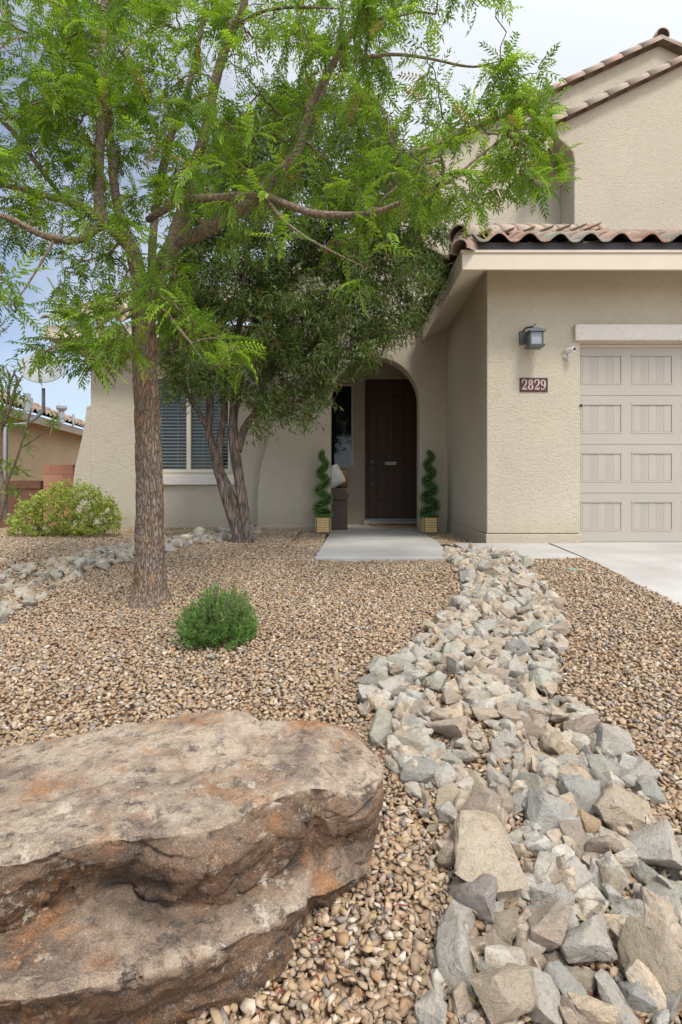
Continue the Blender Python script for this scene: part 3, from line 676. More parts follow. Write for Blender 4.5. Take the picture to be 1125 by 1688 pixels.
# ------------------------------------------------------------------ leaves on things: generic templates
def leaflet_tris(b, d, s, n, ln, w, fold=.25):
    b = np.array(b); d = np.array(d)/np.linalg.norm(d); s = np.array(s); n = np.array(n)
    return [b, b+d*ln*.4+s*w*.5+n*w*fold, b+d*ln-n*ln*.12, b+d*ln*.4-s*w*.5+n*w*fold], [(0, 1, 2), (0, 2, 3)]
def pinnate(pairs, droop):
    V = []; Fc = []
    def add(v, f): n = len(V); V.extend(v); Fc.extend([tuple(i+n for i in q) for q in f])
    rp_ = lambda t: np.array([t*.95, 0, .10*t-droop*t*t])
    for k in range(6):
        a_ = rp_(k/6); b_ = rp_((k+1)/6); w = .006
        add([a_+[0, w, 0], a_-[0, w, 0], b_-[0, w, 0], b_+[0, w, 0]], [(0, 1, 2), (0, 2, 3)])
    for k in range(pairs):
        t = .16+.80*k/(pairs-1); b_ = rp_(t); sz = .31*(1-.30*abs(t-.45)*2)
        for sg in (-1, 1):
            j = rng.normal(0, .10, 3)
            d = np.array([.62+.25*t, sg*.85, -.18-droop*.5])+j; d /= np.linalg.norm(d)
            s = np.cross([0, 0, 1.], d); s /= np.linalg.norm(s); n = np.cross(d, s)
            v, f = leaflet_tris(b_, d, s, n, sz*rng.uniform(.8, 1.15), .075, .3); add(v, f)
    v, f = leaflet_tris(rp_(1), (1, 0, -droop*1.5), np.array([0, 1., 0]), np.array([0, 0, 1.]), .26, .075); add(v, f)
    return np.array(V), np.array(Fc)

def grow(limbs, targets, jitter=.06, sag=.12, k=6, seedspacing=3, maxatt=None):
    """limbs: list of lists of (Vector, radius). targets: list of points. returns twigs [(pts, idx chain)], dirs"""
    pos = []; par = []
    for lp in limbs:
        for i, (p, r) in enumerate(lp):
            if i % seedspacing == 0: pos.append(np.array(p)); par.append(-1)
    nseed = len(pos); P = np.array(pos)
    T = [np.array(t) for t in targets]
    d0 = [np.min(np.linalg.norm(P-t, axis=1)) for t in T]
    order = np.argsort(d0); pos = list(P); tw = []
    arr = np.zeros((nseed+len(T)*k, 3)); arr[:nseed] = P; cnt = nseed
    for i in order:
        t = T[i]; D = np.linalg.norm(arr[:cnt]-t, axis=1)+.25*np.maximum(0, arr[:cnt, 2]-t[2])
        j = int(np.argmin(D)); a_ = arr[j]; L_ = np.linalg.norm(t-a_)
        idx = [j]; pts = [a_]
        for q in range(1, k+1):
            u = q/k; p = a_*(1-u)+t*u; p = p+np.array([0, 0, sag*L_*math.sin(math.pi*u)])+(rng.normal(0, jitter*L_, 3)*math.sin(math.pi*u) if q < k else 0)
            arr[cnt] = p; par.append(j if q == 1 else cnt-1); idx.append(cnt); pts.append(p); cnt += 1
        tw.append((pts, idx))
    c = np.zeros(cnt); 
    for pts, idx in tw: c[idx[-1]] += 1
    for i in range(cnt-1, nseed-1, -1):
        if par[i] >= 0: c[par[i]] += c[i]
    return tw, c
def twigmesh(name, tw, c, r0, m, parent, n=5, p=.5, rmax=.03):
    mb_ = MB()
    for pts, idx in tw:
        rad = [min(rmax, r0*max(1, c[i])**p) for i in idx]; rad[0] = rad[1]
        mb_.tube(pts, rad, n)
    return mb_.build(name, m, parent, True)

def crownobj(name, V_, F_, C_, ml, mt, tw_, parent):
    tw, c, r0, n, p, rmax = tw_; q = MB(); 
    for pts, idx in tw:
        rad = [min(rmax, r0*max(1, c[i])**p) for i in idx]; rad[0] = rad[1]; q.tube(pts, rad, n)
    tf = []
    for f in q.f:
        for k in range(1, len(f)-1): tf.append((f[0], f[k], f[k+1]))
    nl_ = len(F_); o_ = len(V_)
    V2 = np.concatenate([V_, np.array([tuple(v) for v in q.v])]); F2 = np.concatenate([F_, np.array(tf)+o_]); C2 = np.concatenate([C_, np.full((len(q.v), 3), .15)])
    o = meshobj(name, V2, F2, ml, parent, False, C2); o.data.materials.append(mt)
    mi = np.zeros(len(F2), np.int32); mi[nl_:] = 1; o.data.polygons.foreach_set('material_index', mi)
    sm = np.zeros(len(F2), bool); sm[nl_:] = True; o.data.polygons.foreach_set('use_smooth', sm); return o

# ------------------------------------------------------------------ main tree (pinnate leaves)
TY = 3.55
tree = thing('pinnate_leaf_tree', 'large tree with rough brown bark and bright feathery leaves in the gravel', 'tree', (*gpt(249, 983), gz(-1.2, 3.5)))
def limb(pts, y=TY, wscale=1.0, per=8):      # pts: (px,py,halfwidth px[,dY])
    P = [tuple(W(p[0], p[1], y+(p[3] if len(p) > 3 else 0)))+(p[2]/F*y*wscale,) for p in pts]
    C9 = catmull(P, per); n9 = len(C9); out = []
    for i9, q in enumerate(C9): out.append((Vector(q[:3]), float(q[3])*(1 if per > 20 else min(1, .3+(n9-1-i9)/8))))
    return out
trunk_l = limb([(250, 1000, 40), (249.5, 984, 31), (248.5, 966, 26), (247.5, 940, 23.5), (247, 880, 22), (246.5, 780, 20.5), (243, 680, 19.5), (239, 590, 19), (237, 530, 18.5), (236, 500, 17)], per=40)
def barkdisp(p, th, k, r):
    w = noise.cell(Vector((th*6, p.z*16, 3.1)))*0; q9 = Vector((math.cos(th)*3.4, math.sin(th)*3.4, p.z*9)); q9 += Vector((.35*noise.noise(q9*1.5), .35*noise.noise(q9*1.5+Vector((9, 0, 0))), .3*noise.noise(q9*2))); v = noise.voronoi(q9)[0]
    return min(.0075, (v[1]-v[0])*.03)-.004 + .006*fbm(p, 7, 3)
tm = MB(); tm.tube([p for p, r in trunk_l], [r for p, r in trunk_l], 90, None, barkdisp)
tm.build('trunk', M_bark, tree, True)
LB = [
 [(238, 522, 15), (229, 460, 14), (218, 412, 13, -.05), (195, 385, 12, -.1), (168, 357, 10, -.15), (163, 300, 8.5, -.15), (167, 200, 8, -.1), (170, 100, 7, -.05), (172, 0, 6), (174, -90, 4)],
 [(236, 520, 15), (250, 470, 15), (268, 435, 14.5, .1), (285, 402, 14, .15), (296, 368, 13, .2), (310, 320, 11.5, .2), (322, 270, 10.5, .25), (335, 230, 10, .2), (346, 180, 9.5, .2), (362, 110, 8.5, .15), (382, 55, 7.5, .1), (402, 10, 6.5), (415, -80, 4)],
 [(286, 402, 12, .15), (318, 390, 12, .1), (360, 367, 12.5, .05), (405, 340, 12, 0), (440, 305, 11, 0), (470, 275, 10, -.05), (492, 245, 9, -.05), (500, 205, 7.5, -.05), (525, 150, 6.5, -.1), (580, 55, 5.5, -.15), (650, -30, 4, -.2)],
 [(245, 362, 6, .1), (262, 352, 6.5, -.05), (300, 330, 7, -.1), (360, 326, 7, -.15), (425, 322, 7, -.2), (480, 340, 6, -.25), (520, 352, 6, -.3), (580, 354, 5, -.3), (630, 346, 4.5, -.35), (690, 320, 3.5, -.4), (770, 285, 2.5, -.4)],
 [(212, 405, 8, -.05), (192, 330, 8.5, .1), (183, 240, 8, .2), (176, 170, 8, .25), (150, 115, 6, .3), (120, 60, 5, .3), (100, 10, 4, .3), (80, -50, 3)],
 [(168, 372, 7, -.1), (130, 396, 6, -.2), (95, 394, 6, -.3), (60, 383, 5.5, -.35), (20, 362, 5, -.4), (-30, 345, 4, -.45)],
 [(175, 370, 6, -.1), (135, 340, 6.5, .1), (85, 325, 6, .15), (40, 312, 5.5, .2), (-30, 300, 5, .25)],
 [(150, 352, 5, .1), (100, 320, 4, .3), (50, 255, 5.5, .5), (20, 215, 5.5, .5), (-20, 180, 5, .5)],
 [(250, 450, 8, .2), (255, 360, 8, .45), (268, 280, 8, .5), (290, 200, 7, .55), (312, 140, 6, .6), (330, 60, 5, .6), (345, -40, 3.5, .6)],
 [(490, 250, 7, 0), (510, 195, 6, .15), (540, 130, 5.5, .3), (560, 60, 4.5, .35), (570, -30, 3.5, .4)],
 [(385, 55, 6, .1), (365, 10, 5.5, .1), (355, -60, 4, .1)],
 [(395, 40, 3.5, 0), (430, 20, 3, -.1), (480, 12, 2.5, -.2), (560, 14, 2, -.3)],
 [(440, 330, 4, -.2), (470, 365, 2.6, -.3), (520, 400, 2, -.4), (600, 440, 1.6, -.45)],
 [(262, 500, 4, -.1), (290, 535, 2.8, -.3), (318, 570, 2.2, -.4), (345, 610, 1.6, -.45)],
 [(225, 505, 4, -.1), (190, 520, 2.8, -.25), (150, 545, 2.2, -.35), (105, 570, 1.6, -.4)],
 [(90, 394, 3, -.3), (70, 430, 2, -.4), (45, 470, 1.6, -.45), (25, 500, 1.2, -.5)],
 [(690, 320, 2.5, -.4), (740, 300, 2.5, -.35), (800, 250, 2.2, -.3), (860, 210, 2, -.3), (900, 190, 1.5, -.3)],
 [(580, 100, 4, -.15), (640, 90, 3, -.1), (700, 95, 2.4, 0), (780, 110, 2, 0), (840, 95, 1.5, 0)],
]
limbs = [limb(l) for l in LB]
lm = MB()
for l in limbs: lm.tube([p for p, r in l], [r*.9 for p, r in l], 14, None, lambda p, th, k, r: .10*r*fbm(p, 14, 3))
lm.build('limb', M_limb, tree, True)
crown1 = [(-60, -60), (850, -60), (848, 30), (800, 75), (815, 110), (850, 88), (893, 90), (888, 135), (938, 135), (948, 178), (905, 200), (888, 235), (895, 290), (858, 345), (800, 365), (745, 405), (738, 470), (702, 500), (655, 470), (560, 470), (470, 455), (400, 445), (300, 490), (230, 500), (120, 520), (60, 470), (-60, 440)]
hang = [([(262, 500), (330, 500), (410, 560), (425, 618), (350, 632), (290, 580)], 15), ([(70, 505), (215, 495), (225, 585), (170, 600), (120, 622), (105, 590), (55, 578), (85, 545)], 27), ([(0, 450), (40, 445), (60, 500), (30, 525), (-20, 510)], 8), ([(240, 420), (300, 430), (300, 510), (250, 520), (220, 480)], 10)]
holes = [[(735, 60), (850, 60), (830, 110), (740, 105)], [(690, 150), (740, 130), (700, 215), (665, 200)], [(0, 90), (40, 80), (45, 150), (0, 200)], [(0, 400), (90, 410), (60, 470), (20, 450)], [(520, 120), (560, 110), (560, 190), (530, 190)]]
tg = []
while len(tg) < 520:
    x = random.uniform(-60, 950); y = random.uniform(-60, 505)
    if not inpoly(x, y, crown1) or any(inpoly(x, y, h) for h in holes): continue
    if 310 < x < 690 and 345 < y and random.random() < .72: continue
    if x > 640 and random.random() < .38: continue
    if x > 690 and y > 345: continue
    if 200 < x < 310 and y > 400 and random.random() < .6: continue
    q = min(1, abs(x-330)/600); dy = (random.triangular(-.7, 1.25, .5) if random.random() < .8 else random.uniform(-.8, -.2))*(1-.6*q)-(.3 if x > 600 else 0)
    tg.append(W(x, y, TY+dy))
for _ in range(16): tg.append(W(random.uniform(800, 930), random.uniform(130, 320), TY-.3+random.uniform(-.2, .2)))
for _ in range(6): tg.append(W(random.uniform(800, 880), random.uniform(90, 150), TY+random.uniform(-.2, .3)))
for _ in range(70): tg.append(W(random.uniform(-40, 330), random.uniform(-50, 340), TY+random.triangular(-.6, 1.1, .3)))
for poly_, n_ in hang:
    k_ = 0
    while k_ < n_:
        x = random.uniform(-20, 430); y = random.uniform(410, 640)
        if inpoly(x, y, poly_): tg.append(W(x, y, TY+random.uniform(-.7, .2))); k_ += 1
tw, cc = grow(limbs, tg, .05, .06)
TWA = (tw, cc, .0028, 5, .45, .02)
LP = []; LD = []
berr = []
for pts, idx in tw:
    e = pts[-1]; dirv = pts[-1]-pts[-3]; L_ = np.linalg.norm(dirv)+1e-6; dirv = dirv/L_
    nl = random.randint(7, 10)
    for q in range(nl):
        u = q/nl; b = e-dirv*u*.22 if L_ > .05 else e
        side = rng.normal(0, 1, 3); side -= dirv*side.dot(dirv); side /= np.linalg.norm(side)
        d = dirv*random.uniform(.2, .8)+side*random.uniform(.5, 1)+np.array([0, 0, random.uniform(-.35, .25)])
        LP.append(b); LD.append(d)
    if random.random() < .5: berr.append(e-dirv*.06)
LP = np.array(LP); LD = np.array(LD); N = len(LP)
Rm = frames(LD, .35); sc = rng.uniform(.105, .185, N)
t = rng.random((N, 1)); lc = np.array([.095, .19, .018])*(1-t**1.4)+np.array([.28, .42, .045])*t**1.4; lc *= rng.uniform(.65, 1.15, (N, 1)); dry_ = rng.random(N) < .025; lc[dry_] = (.26, .19, .06)
parts = []
for vi in range(4):
    tv, tf = pinnate([6, 7, 7, 6][vi], [.2, .4, .3, .55][vi]); s_ = np.arange(N) % 4 == vi
    parts.append(scatter('x', tv, tf, Rm[s_]*sc[s_][:, None, None], LP[s_], lc[s_], None))
V_, F_, C_ = joinnp(parts); crownobj('crown', V_, F_, C_, M_leaf, M_limb, TWA, tree)
# flower / berry sprays
oct_v = np.array([(1, 0, 0), (-1, 0, 0), (0, 1, 0), (0, -1, 0), (0, 0, 1), (0, 0, -1)], float)
oct_f = np.array([(0, 2, 4), (2, 1, 4), (1, 3, 4), (3, 0, 4), (2, 0, 5), (1, 2, 5), (3, 1, 5), (0, 3, 5)])
bp = []
for e in berr:
    c_ = e+np.array([0, 0, -.05]); n_ = random.randint(50, 90); q = rng.normal(0, 1, (n_, 3))*np.array([.055, .055, .05]); bp.append(c_+q)
bp = np.concatenate(bp); N = len(bp); bc = np.array([.15, .14, .035])*rng.uniform(.6, 1.4, (N, 1))+rng.random((N, 1))*np.array([.06, 0, 0])
V_, F_, C_ = scatter('x', oct_v, oct_f, np.tile(np.eye(3), (N, 1, 1))*rng.uniform(.002, .0042, N)[:, None, None], bp, bc, None)
meshobj('flower_sprays', V_, F_, M_leaf2, tree, False, C_)

# ------------------------------------------------------------------ dark evergreen tree
SY = 6.15
st = thing('multi_trunk_evergreen', 'dark narrow leaved evergreen tree with several smooth trunks before the window', 'tree', W(400, 893, SY))
TB = [
 [(399, 905, 15), (392, 878, 10), (379, 840, 8), (361, 782, 7), (353, 744, 6.5), (346, 712, 6.2), (346, 655, 6), (338, 600, 6), (330, 520, 5, .1), (320, 430, 4, .2), (330, 350, 3, .2)],
 [(402, 905, 12), (396, 862, 7), (379, 808, 6), (364, 768, 5), (364, 722, 5.5), (370, 680, 5.5), (368, 648, 5), (385, 590, 5), (400, 500, 4.5, -.2), (410, 400, 4, -.3), (430, 300, 3, -.2)],
 [(406, 905, 15), (407, 880, 10.5), (402, 840, 8.8), (393, 779, 8.3), (386, 728, 8.5), (385, 690, 7.5), (392, 632, 7), (410, 560, 6, .2), (440, 480, 5, .3), (470, 380, 4, .3), (490, 250, 3, .3)],
 [(392, 745, 7), (404, 706, 6.5), (421, 683, 5.5), (456, 662, 4, -.2), (500, 630, 3.5, -.3), (560, 580, 3, -.4), (620, 540, 2, -.4)],
 [(345, 712, 4.5), (325, 674, 4.2, -.1), (309, 648, 4, -.15), (292, 606, 3.5, -.2), (280, 540, 3, -.2), (290, 450, 2, -.2)],
 [(421, 683, 4), (450, 600, 4, .1), (520, 520, 3.5, .2), (590, 450, 3, .2), (650, 400, 2, .1)],
 [(440, 480, 4, .3), (520, 400, 3, .2), (580, 320, 2.5, .2), (620, 260, 2, .2)],
 [(410, 400, 3, -.3), (360, 330, 2.5, -.3), (380, 240, 2, -.2)],
]
tl = [limb(l, SY) for l in TB]
m_ = MB()
for l in tl[:5]: m_.tube([p for p, r in l], [r for p, r in l], 28, None, lambda p, th, k, r: .16*r*fbm((math.cos(th)*2, math.sin(th)*2, p.z*2.2), 1.3, 4)+.04*r*math.sin(th*7+p.z*3))
m_.build('trunk', M_sumac, st, True)
m_ = MB()
for l in tl[5:]: m_.tube([p for p, r in l], [r for p, r in l], 10)
m_.build('limb', M_sumac, st, True)
crown2 = [(262, 600), (255, 500), (280, 400), (320, 290), (360, 210), (420, 160), (500, 130), (580, 150), (640, 190), (690, 260), (728, 330), (748, 395), (735, 450), (705, 515), (670, 560), (620, 595), (555, 632), (535, 668), (470, 690), (430, 680), (395, 650), (350, 640), (320, 650), (270, 640)]
tg = []
while len(tg) < 1650:
    x = random.uniform(250, 750); y = random.uniform(125, 700)
    if not inpoly(x, y, crown2): continue
    if False: continue
    tg.append(W(x, y, SY+random.triangular(-1.0, 1.1, 0)*math.sqrt(max(.1, 1-((x-500)/280)**2))))
for (x, y) in [(420, 700), (428, 712), (455, 690), (520, 690), (280, 660), (265, 650), (540, 672), (615, 598), (500, 700), (722, 470), (740, 350)]:
    for _ in range(2): tg.append(W(x+random.uniform(-8, 8), y+random.uniform(-8, 4), SY-.3+random.uniform(-.2, .2)))
tw, cc = grow(tl, tg, .07, .03, 5)
TWA = (tw, cc, .0022, 4, .45, .018)
LP = []; LD = []
for pts, idx in tw:
    e = pts[-1]; dv = pts[-1]-pts[-3]; dv = dv/(np.linalg.norm(dv)+1e-6)
    for q in range(random.randint(44, 62)):
        b = e-dv*random.random()*.20+rng.normal(0, .055, 3); LP.append(b); d = dv*.7+rng.normal(0, .7, 3)+np.array([0, 0, -.35]); LD.append(d)
LP = np.array(LP); LD = np.array(LD); N = len(LP)
nv = np.array([(0, 0, 0), (.4, .10, .04), (1, 0, -.10), (.4, -.10, .04)]); nf_ = np.array([(0, 1, 2), (0, 2, 3)])
t = rng.random((N, 1)); lc = np.array([.06, .10, .022])*(1-t)+np.array([.17, .24, .06])*t
red = rng.random(N) < .03; lc[red] = (.20, .09, .04)
V_, F_, C_ = scatter('x', nv, nf_, frames(LD, .8)*rng.uniform(.055, .10, N)[:, None, None], LP, lc, None)
crownobj('crown', V_, F_, C_, M_leaf2, M_sumac, TWA, st)

# ------------------------------------------------------------------ twiggy bush at left
bx, by = gpt(110, 886)
bush = thing('twiggy_bush', 'rounded lime green twiggy bush in the gravel by the left house corner', 'bush', (bx, by, gz(bx, by)))
seeds = [[(Vector((bx+random.uniform(-.12, .12), by+random.uniform(-.12, .12), -.05)), .006)] for _ in range(14)]
tg = []
bpoly = [(8, 880), (25, 835), (60, 815), (90, 800), (130, 792), (165, 812), (195, 835), (203, 858), (185, 878), (100, 885)]
while len(tg) < 620:
    x = random.uniform(0, 205); y = random.uniform(790, 888)
    if inpoly(x, y, bpoly): 
        p = W(x, y, by+random.triangular(-.6, .6, 0)*math.sqrt(max(.05, 1-((x-105)/105)**2)))
        if random.random() < .55:   # push to the shell
            c0 = Vector((bx, by, 0)); d = p-c0; k_ = random.uniform(1.0, 1.08); p = c0+d*k_
        tg.append(p)
tw, cc = grow(seeds, tg, .05, .02, 6, 1)
twigmesh('stem', tw, cc, .0017, simple('shrub_twig', (.20, .15, .115), .9, .1, .2, 30), bush, 4, .38, .009)
LP = []; LD = []
for pts, idx in tw:
    e = pts[-1]; dv = pts[-1]-pts[-3]; dv = dv/(np.linalg.norm(dv)+1e-6)
    for q in range(random.randint(13, 22)):
        LP.append(e-dv*random.random()*.12+rng.normal(0, .018, 3)); LD.append(dv+rng.normal(0, .7, 3))
LP = np.array(LP); LD = np.array(LD); N = len(LP)
ov = np.array([(0, 0, 0), (.35, .26, .05), (.75, .28, .04), (1, 0, -.04), (.75, -.28, .04), (.35, -.26, .05)]); of_ = np.array([(0, 1, 2), (0, 2, 3), (0, 3, 4), (0, 4, 5)])
t = rng.random((N, 1)); lc = np.array([.19, .27, .035])*(1-t)+np.array([.48, .54, .12])*t
V_, F_, C_ = scatter('x', ov, of_, frames(LD, .6)*rng.uniform(.022, .036, N)[:, None, None], LP, lc, None)
meshobj('foliage', V_, F_, M_leaf3, bush, False, C_)

# ------------------------------------------------------------------ rosemary-like shrub
rx, ry = gpt(362, 1058); rz = gz(rx, ry)
ros = thing('rosemary_shrub', 'small round needle leaved green shrub alone in the gravel before the trunk', 'shrub', (rx, ry, rz))
m_ = MB(); LP = []; LD = []
for k in range(420):
    a_ = random.uniform(0, 2*math.pi); el = math.acos(random.uniform(.02, 1)); ln_ = random.uniform(.13, .172)*(1.14 if random.random() < .15 else 1)*(1+.28*noise.noise(Vector((math.sin(el)*math.cos(a_)*1.7, math.sin(el)*math.sin(a_)*1.7, math.cos(el)*1.7))))
    d = np.array([math.sin(el)*math.cos(a_), math.sin(el)*math.sin(a_), math.cos(el)*1.0]); b0 = np.array([rx, ry, rz])+np.array([d[0]*.04, d[1]*.04, .0])
    e = b0+d*ln_*np.array([1, 1, 1.62])+np.array([0, 0, .03]); mid_ = (b0+e)/2+np.array([d[0]*.02, d[1]*.02, -.01])
    P_ = catmull([b0, mid_, e], 5); m_.tube(P_, [.0022]*len(P_), 3)
    for q in range(58):
        u = random.uniform(.25, 1)**.8; i_ = min(len(P_)-2, int(u*(len(P_)-1))); p = P_[i_]+(P_[i_+1]-P_[i_])*random.random()
        tdir = P_[i_+1]-P_[i_]; tdir /= np.linalg.norm(tdir); LP.append(p); LD.append(tdir*.9+rng.normal(0, .55, 3))
m_.build('stem', bpy.data.materials['shrub_twig'], ros)
LP = np.array(LP); LD = np.array(LD); N = len(LP)
nv2 = np.array([(0, 0, 0), (.5, .07, 0), (1, 0, 0), (.5, -.07, 0)])
t = rng.random((N, 1)); lc = np.array([.07, .17, .035])*(1-t)+np.array([.22, .38, .09])*t
V_, F_, C_ = scatter('x', nv2, nf_, frames(LD, 1)*rng.uniform(.02, .034, N)[:, None, None], LP, lc, None)
meshobj('foliage', V_, F_, M_leaf3, ros, False, C_)

# ------------------------------------------------------------------ sparse tree at left edge
WYY = 4.3
wt_ = thing('sparse_willow', 'sparse young tree with bare pale stems at left edge of the photo', 'tree', W(-20, 905, WYY))
SB = [
 [(-22, 925, 6), (-12, 880, 5), (0, 848, 5), (7, 815, 5), (4, 790, 3), (1, 760, 2.2), (2, 700, 2), (4, 650, 1.6), (-5, 600, 1.3)],
 [(7, 810, 4), (14, 790, 2.6), (25, 765, 2), (38, 725, 1.7), (48, 690, 1.6), (52, 672, 1.3)],
 [(38, 737, 1.4), (60, 722, 1.2), (78, 708, 1), (90, 692, .9)],
 [(2, 760, 3), (-3, 725, 3.3), (8, 695, 3), (18, 668, 2.8), (26, 640, 2.4), (38, 618, 2)],
 [(18, 668, 2.2), (14, 640, 2), (24, 615, 1.5), (24, 608, 1.3)], [(26, 642, 2), (28, 625, 1.8), (22, 612, 1.6)],
 [(6, 690, 2), (-10, 660, 1.6), (-20, 600, 1.4)], [(3, 700, 2), (16, 640, 1.4), (10, 600, 1)]]
m_ = MB(); wl = [limb(l, WYY) for l in SB]
for l in wl: m_.tube([p for p, r in l], [r for p, r in l], 10)
m_.build('trunk', M_limb, wt_, True)
tufts = [(22, 628, 6), (5, 612, 8), (34, 655, 5), (30, 680, 8), (8, 640, 8), (90, 694, 10), (20, 700, 7), (40, 712, 4), (12, 765, 6), (30, 775, 8), (48, 738, 3), (20, 808, 9), (0, 660, 8), (5, 688, 8), (35, 605, 5), (28, 655, 6), (-12, 620, 12), (-20, 700, 12)]
LP = []; LD = []
for x, y, n_ in tufts:
    for q in range(n_*5):
        LP.append(np.array(W(x+random.gauss(0, 5), y+random.gauss(0, 5), WYY+random.uniform(-.08, .08)))); LD.append(rng.normal(0, 1, 3)+np.array([0, 0, -.2]))
LP = np.array(LP); LD = np.array(LD); N = len(LP); t = rng.random((N, 1)); lc = np.array([.13, .22, .04])*(1-t)+np.array([.26, .36, .09])*t
nv3 = np.array([(0, 0, 0), (.45, .075, .02), (1, 0, -.08), (.45, -.075, .02)])
V_, F_, C_ = scatter('x', nv3, nf_, frames(LD, .8)*rng.uniform(.05, .10, N)[:, None, None], LP, lc, None)
meshobj('foliage', V_, F_, M_leaf3, wt_, False, C_)

# ------------------------------------------------------------------ spiral topiaries
def topiary(x, y, label, mirror=1, ph=.6, turns=3.6, tint=(1, 1, 1)):
    r = thing('spiral_topiary', label, 'topiary', (x, y, gz(x, y)), 'spiral topiaries flanking the arched porch')
    z0 = -.05; LPa = []; LDa = []
    m1 = MB(); m1.box(x-.095, x+.095, y-.095, y+.095, z0, z0+.205); m1.build('planter_core', M_brown, r)
    m2 = MB()
    for k in range(6):
        za = z0+.003+k*.035; zb = za+.030
        m2.box(x-.108, x+.108, y-.108, y-.0955, za, zb); m2.box(x-.108, x+.108, y+.0955, y+.108, za, zb); m2.box(x-.108, x-.0955, y-.095, y+.095, za, zb); m2.box(x+.0955, x+.108, y-.095, y+.095, za, zb)
    bevel(m2.build('planter_box', M_wood, r), .002, 1)
    m3 = MB(); m3.box(x-.1, x-.088, y-.1115, y-.1082, z0, z0+.21); m3.box(x+.088, x+.1, y-.1115, y-.1082, z0, z0+.21); m3.build('strap', M_dark, r)
    hp = []; hr = []; n_ = 120; H_ = .90
    for k in range(n_):
        u = k/(n_-1); a_ = mirror*(u*turns*2*math.pi)+ph; R_ = .066*(1-u)**.7+.02; hp.append(Vector((x+R_*math.cos(a_), y+R_*math.sin(a_), z0+.25+H_*u))); hr.append((.089-.044*u)*(1+.12*noise.noise(Vector((u*9, ph, 0)))) if u < .97 else .035)
    MB().tube(hp, [q*.6 for q in hr], 8).build('stem', simple('topiary_core', (.02, .035, .012), .9, .1), r)
    for k in range(9000):
        i_ = min(n_-1, int(random.random()**1.15*n_)); d = rng.normal(0, 1, 3); d /= np.linalg.norm(d); LPa.append(np.array(hp[i_])+d*hr[i_]*random.uniform(.65, 1.0)); LDa.append(d+rng.normal(0, .6, 3))
    for k in range(1200):
        a_ = random.uniform(0, 6.28); q = random.random()**.5*.125; LPa.append(np.array([x+q*math.cos(a_), y+q*math.sin(a_), z0+.21+random.random()*.04])); LDa.append(rng.normal(0, 1, 3))
    LPa = np.array(LPa); LDa = np.array(LDa); N = len(LPa); t = rng.random((N, 1)); lc = np.array([.055, .13, .03])*(1-t)+np.array([.32, .50, .18])*t; lc = lc*np.array(tint)
    V_, F_, C_ = scatter('x', ov, of_, frames(LDa, 1)*rng.uniform(.012, .02, N)[:, None, None], LPa, lc, None)
    meshobj('foliage', V_, F_, M_leaf3, r, False, C_); return r
t1x = (533-CX)/F*7.82; t2x = (709-CX)/F*7.82
topiary(t1x, 7.85, 'spiral topiary in slatted wood planter left of the arch beside the brown box')
topiary(t2x, 7.85, 'spiral topiary in slatted wood planter right of the arched doorway', 1, 2.4, 3.9, (.8, .9, .95))

# ------------------------------------------------------------------ porch items
bxo = thing('storage_bench', 'brown resin storage box with latch just inside the arch on the left', 'storage box', (-.15, 8.75, -.07))
m_ = MB(); m_.box(-.42, .075, 8.47, 8.95, -.07, .40); bevel(m_.build('body', M_brown, bxo), .012)
m_ = MB(); m_.prism([(-.44, .41), (.095, .41), (.095, .47), (.06, .53), (-.02, .57), (-.44, .58)], 8.45, 8.97); bevel(m_.build('lid', M_brown, bxo), .01)
m_ = MB(); m_.box(-.12, .07, 8.435, 8.45, .40, .45); m_.box(-.06, -.0, 8.42, 8.435, .39, .46); bevel(m_.build('latch', M_brown, bxo), .004)
def wickermat():
    m = NM('wicker', .8, .2); v = m.coord(); w1 = m.n('ShaderNodeTexWave', {'Vector': v, 'Scale': 18., 'Distortion': 1.5}, bands_direction='Z').outputs[0]; w2 = m.n('ShaderNodeTexWave', {'Vector': v, 'Scale': 14., 'Distortion': 1.}, bands_direction='X').outputs[0]
    h = m.math('MULTIPLY', w1, w2); m.col(m.mix(h, (.16, .085, .03), (.45, .28, .10))); m.bump(h, .8, .01); return m.m
wk = thing('wicker_lantern', 'tan wicker lantern standing on the brown box inside the porch', 'lantern', (-.04, 8.8, .58))
MB().lathe([(.085, 0), (.105, .08), (.11, .16), (.095, .25), (.075, .29)], (-.015, 8.8, .575), 24).build('shade', wickermat(), wk, True)
MB().lathe([(.077, .29), (.077, .305), (.06, .31)], (-.015, 8.8, .576), 24).build('rim', M_dark, wk)
# cushion: puffed square leaning
cv = []; n_ = 14
for sgn_ in (1, -1):
    for i in range(n_+1):
        for j in range(n_+1):
            u, v = i/n_*2-1, j/n_*2-1; th = .06*(max(0, (1-u**4)*(1-v**4)))**.5
            cv.append(Vector((u*.17*(1-.06*v*v), sgn_*th, v*.17*(1-.06*u*u))))
cf = []
for s_ in range(2):
    o_ = s_*(n_+1)**2
    for i in range(n_):
        for j in range(n_): a_ = o_+i*(n_+1)+j; cf.append((a_, a_+1, a_+n_+2, a_+n_+1) if s_ else (a_, a_+n_+1, a_+n_+2, a_+1))
Mx = Matrix.Translation((-.16, 8.62, .75))@Matrix.Rotation(R(-28), 4, 'Y')@Matrix.Rotation(R(-15), 4, 'X')
o = meshobj('cushion', [Mx@v for v in cv], cf, M_cush, None, True); tag(o, 'white patterned cushion leaning on the brown box lid by the arch', 'cushion')

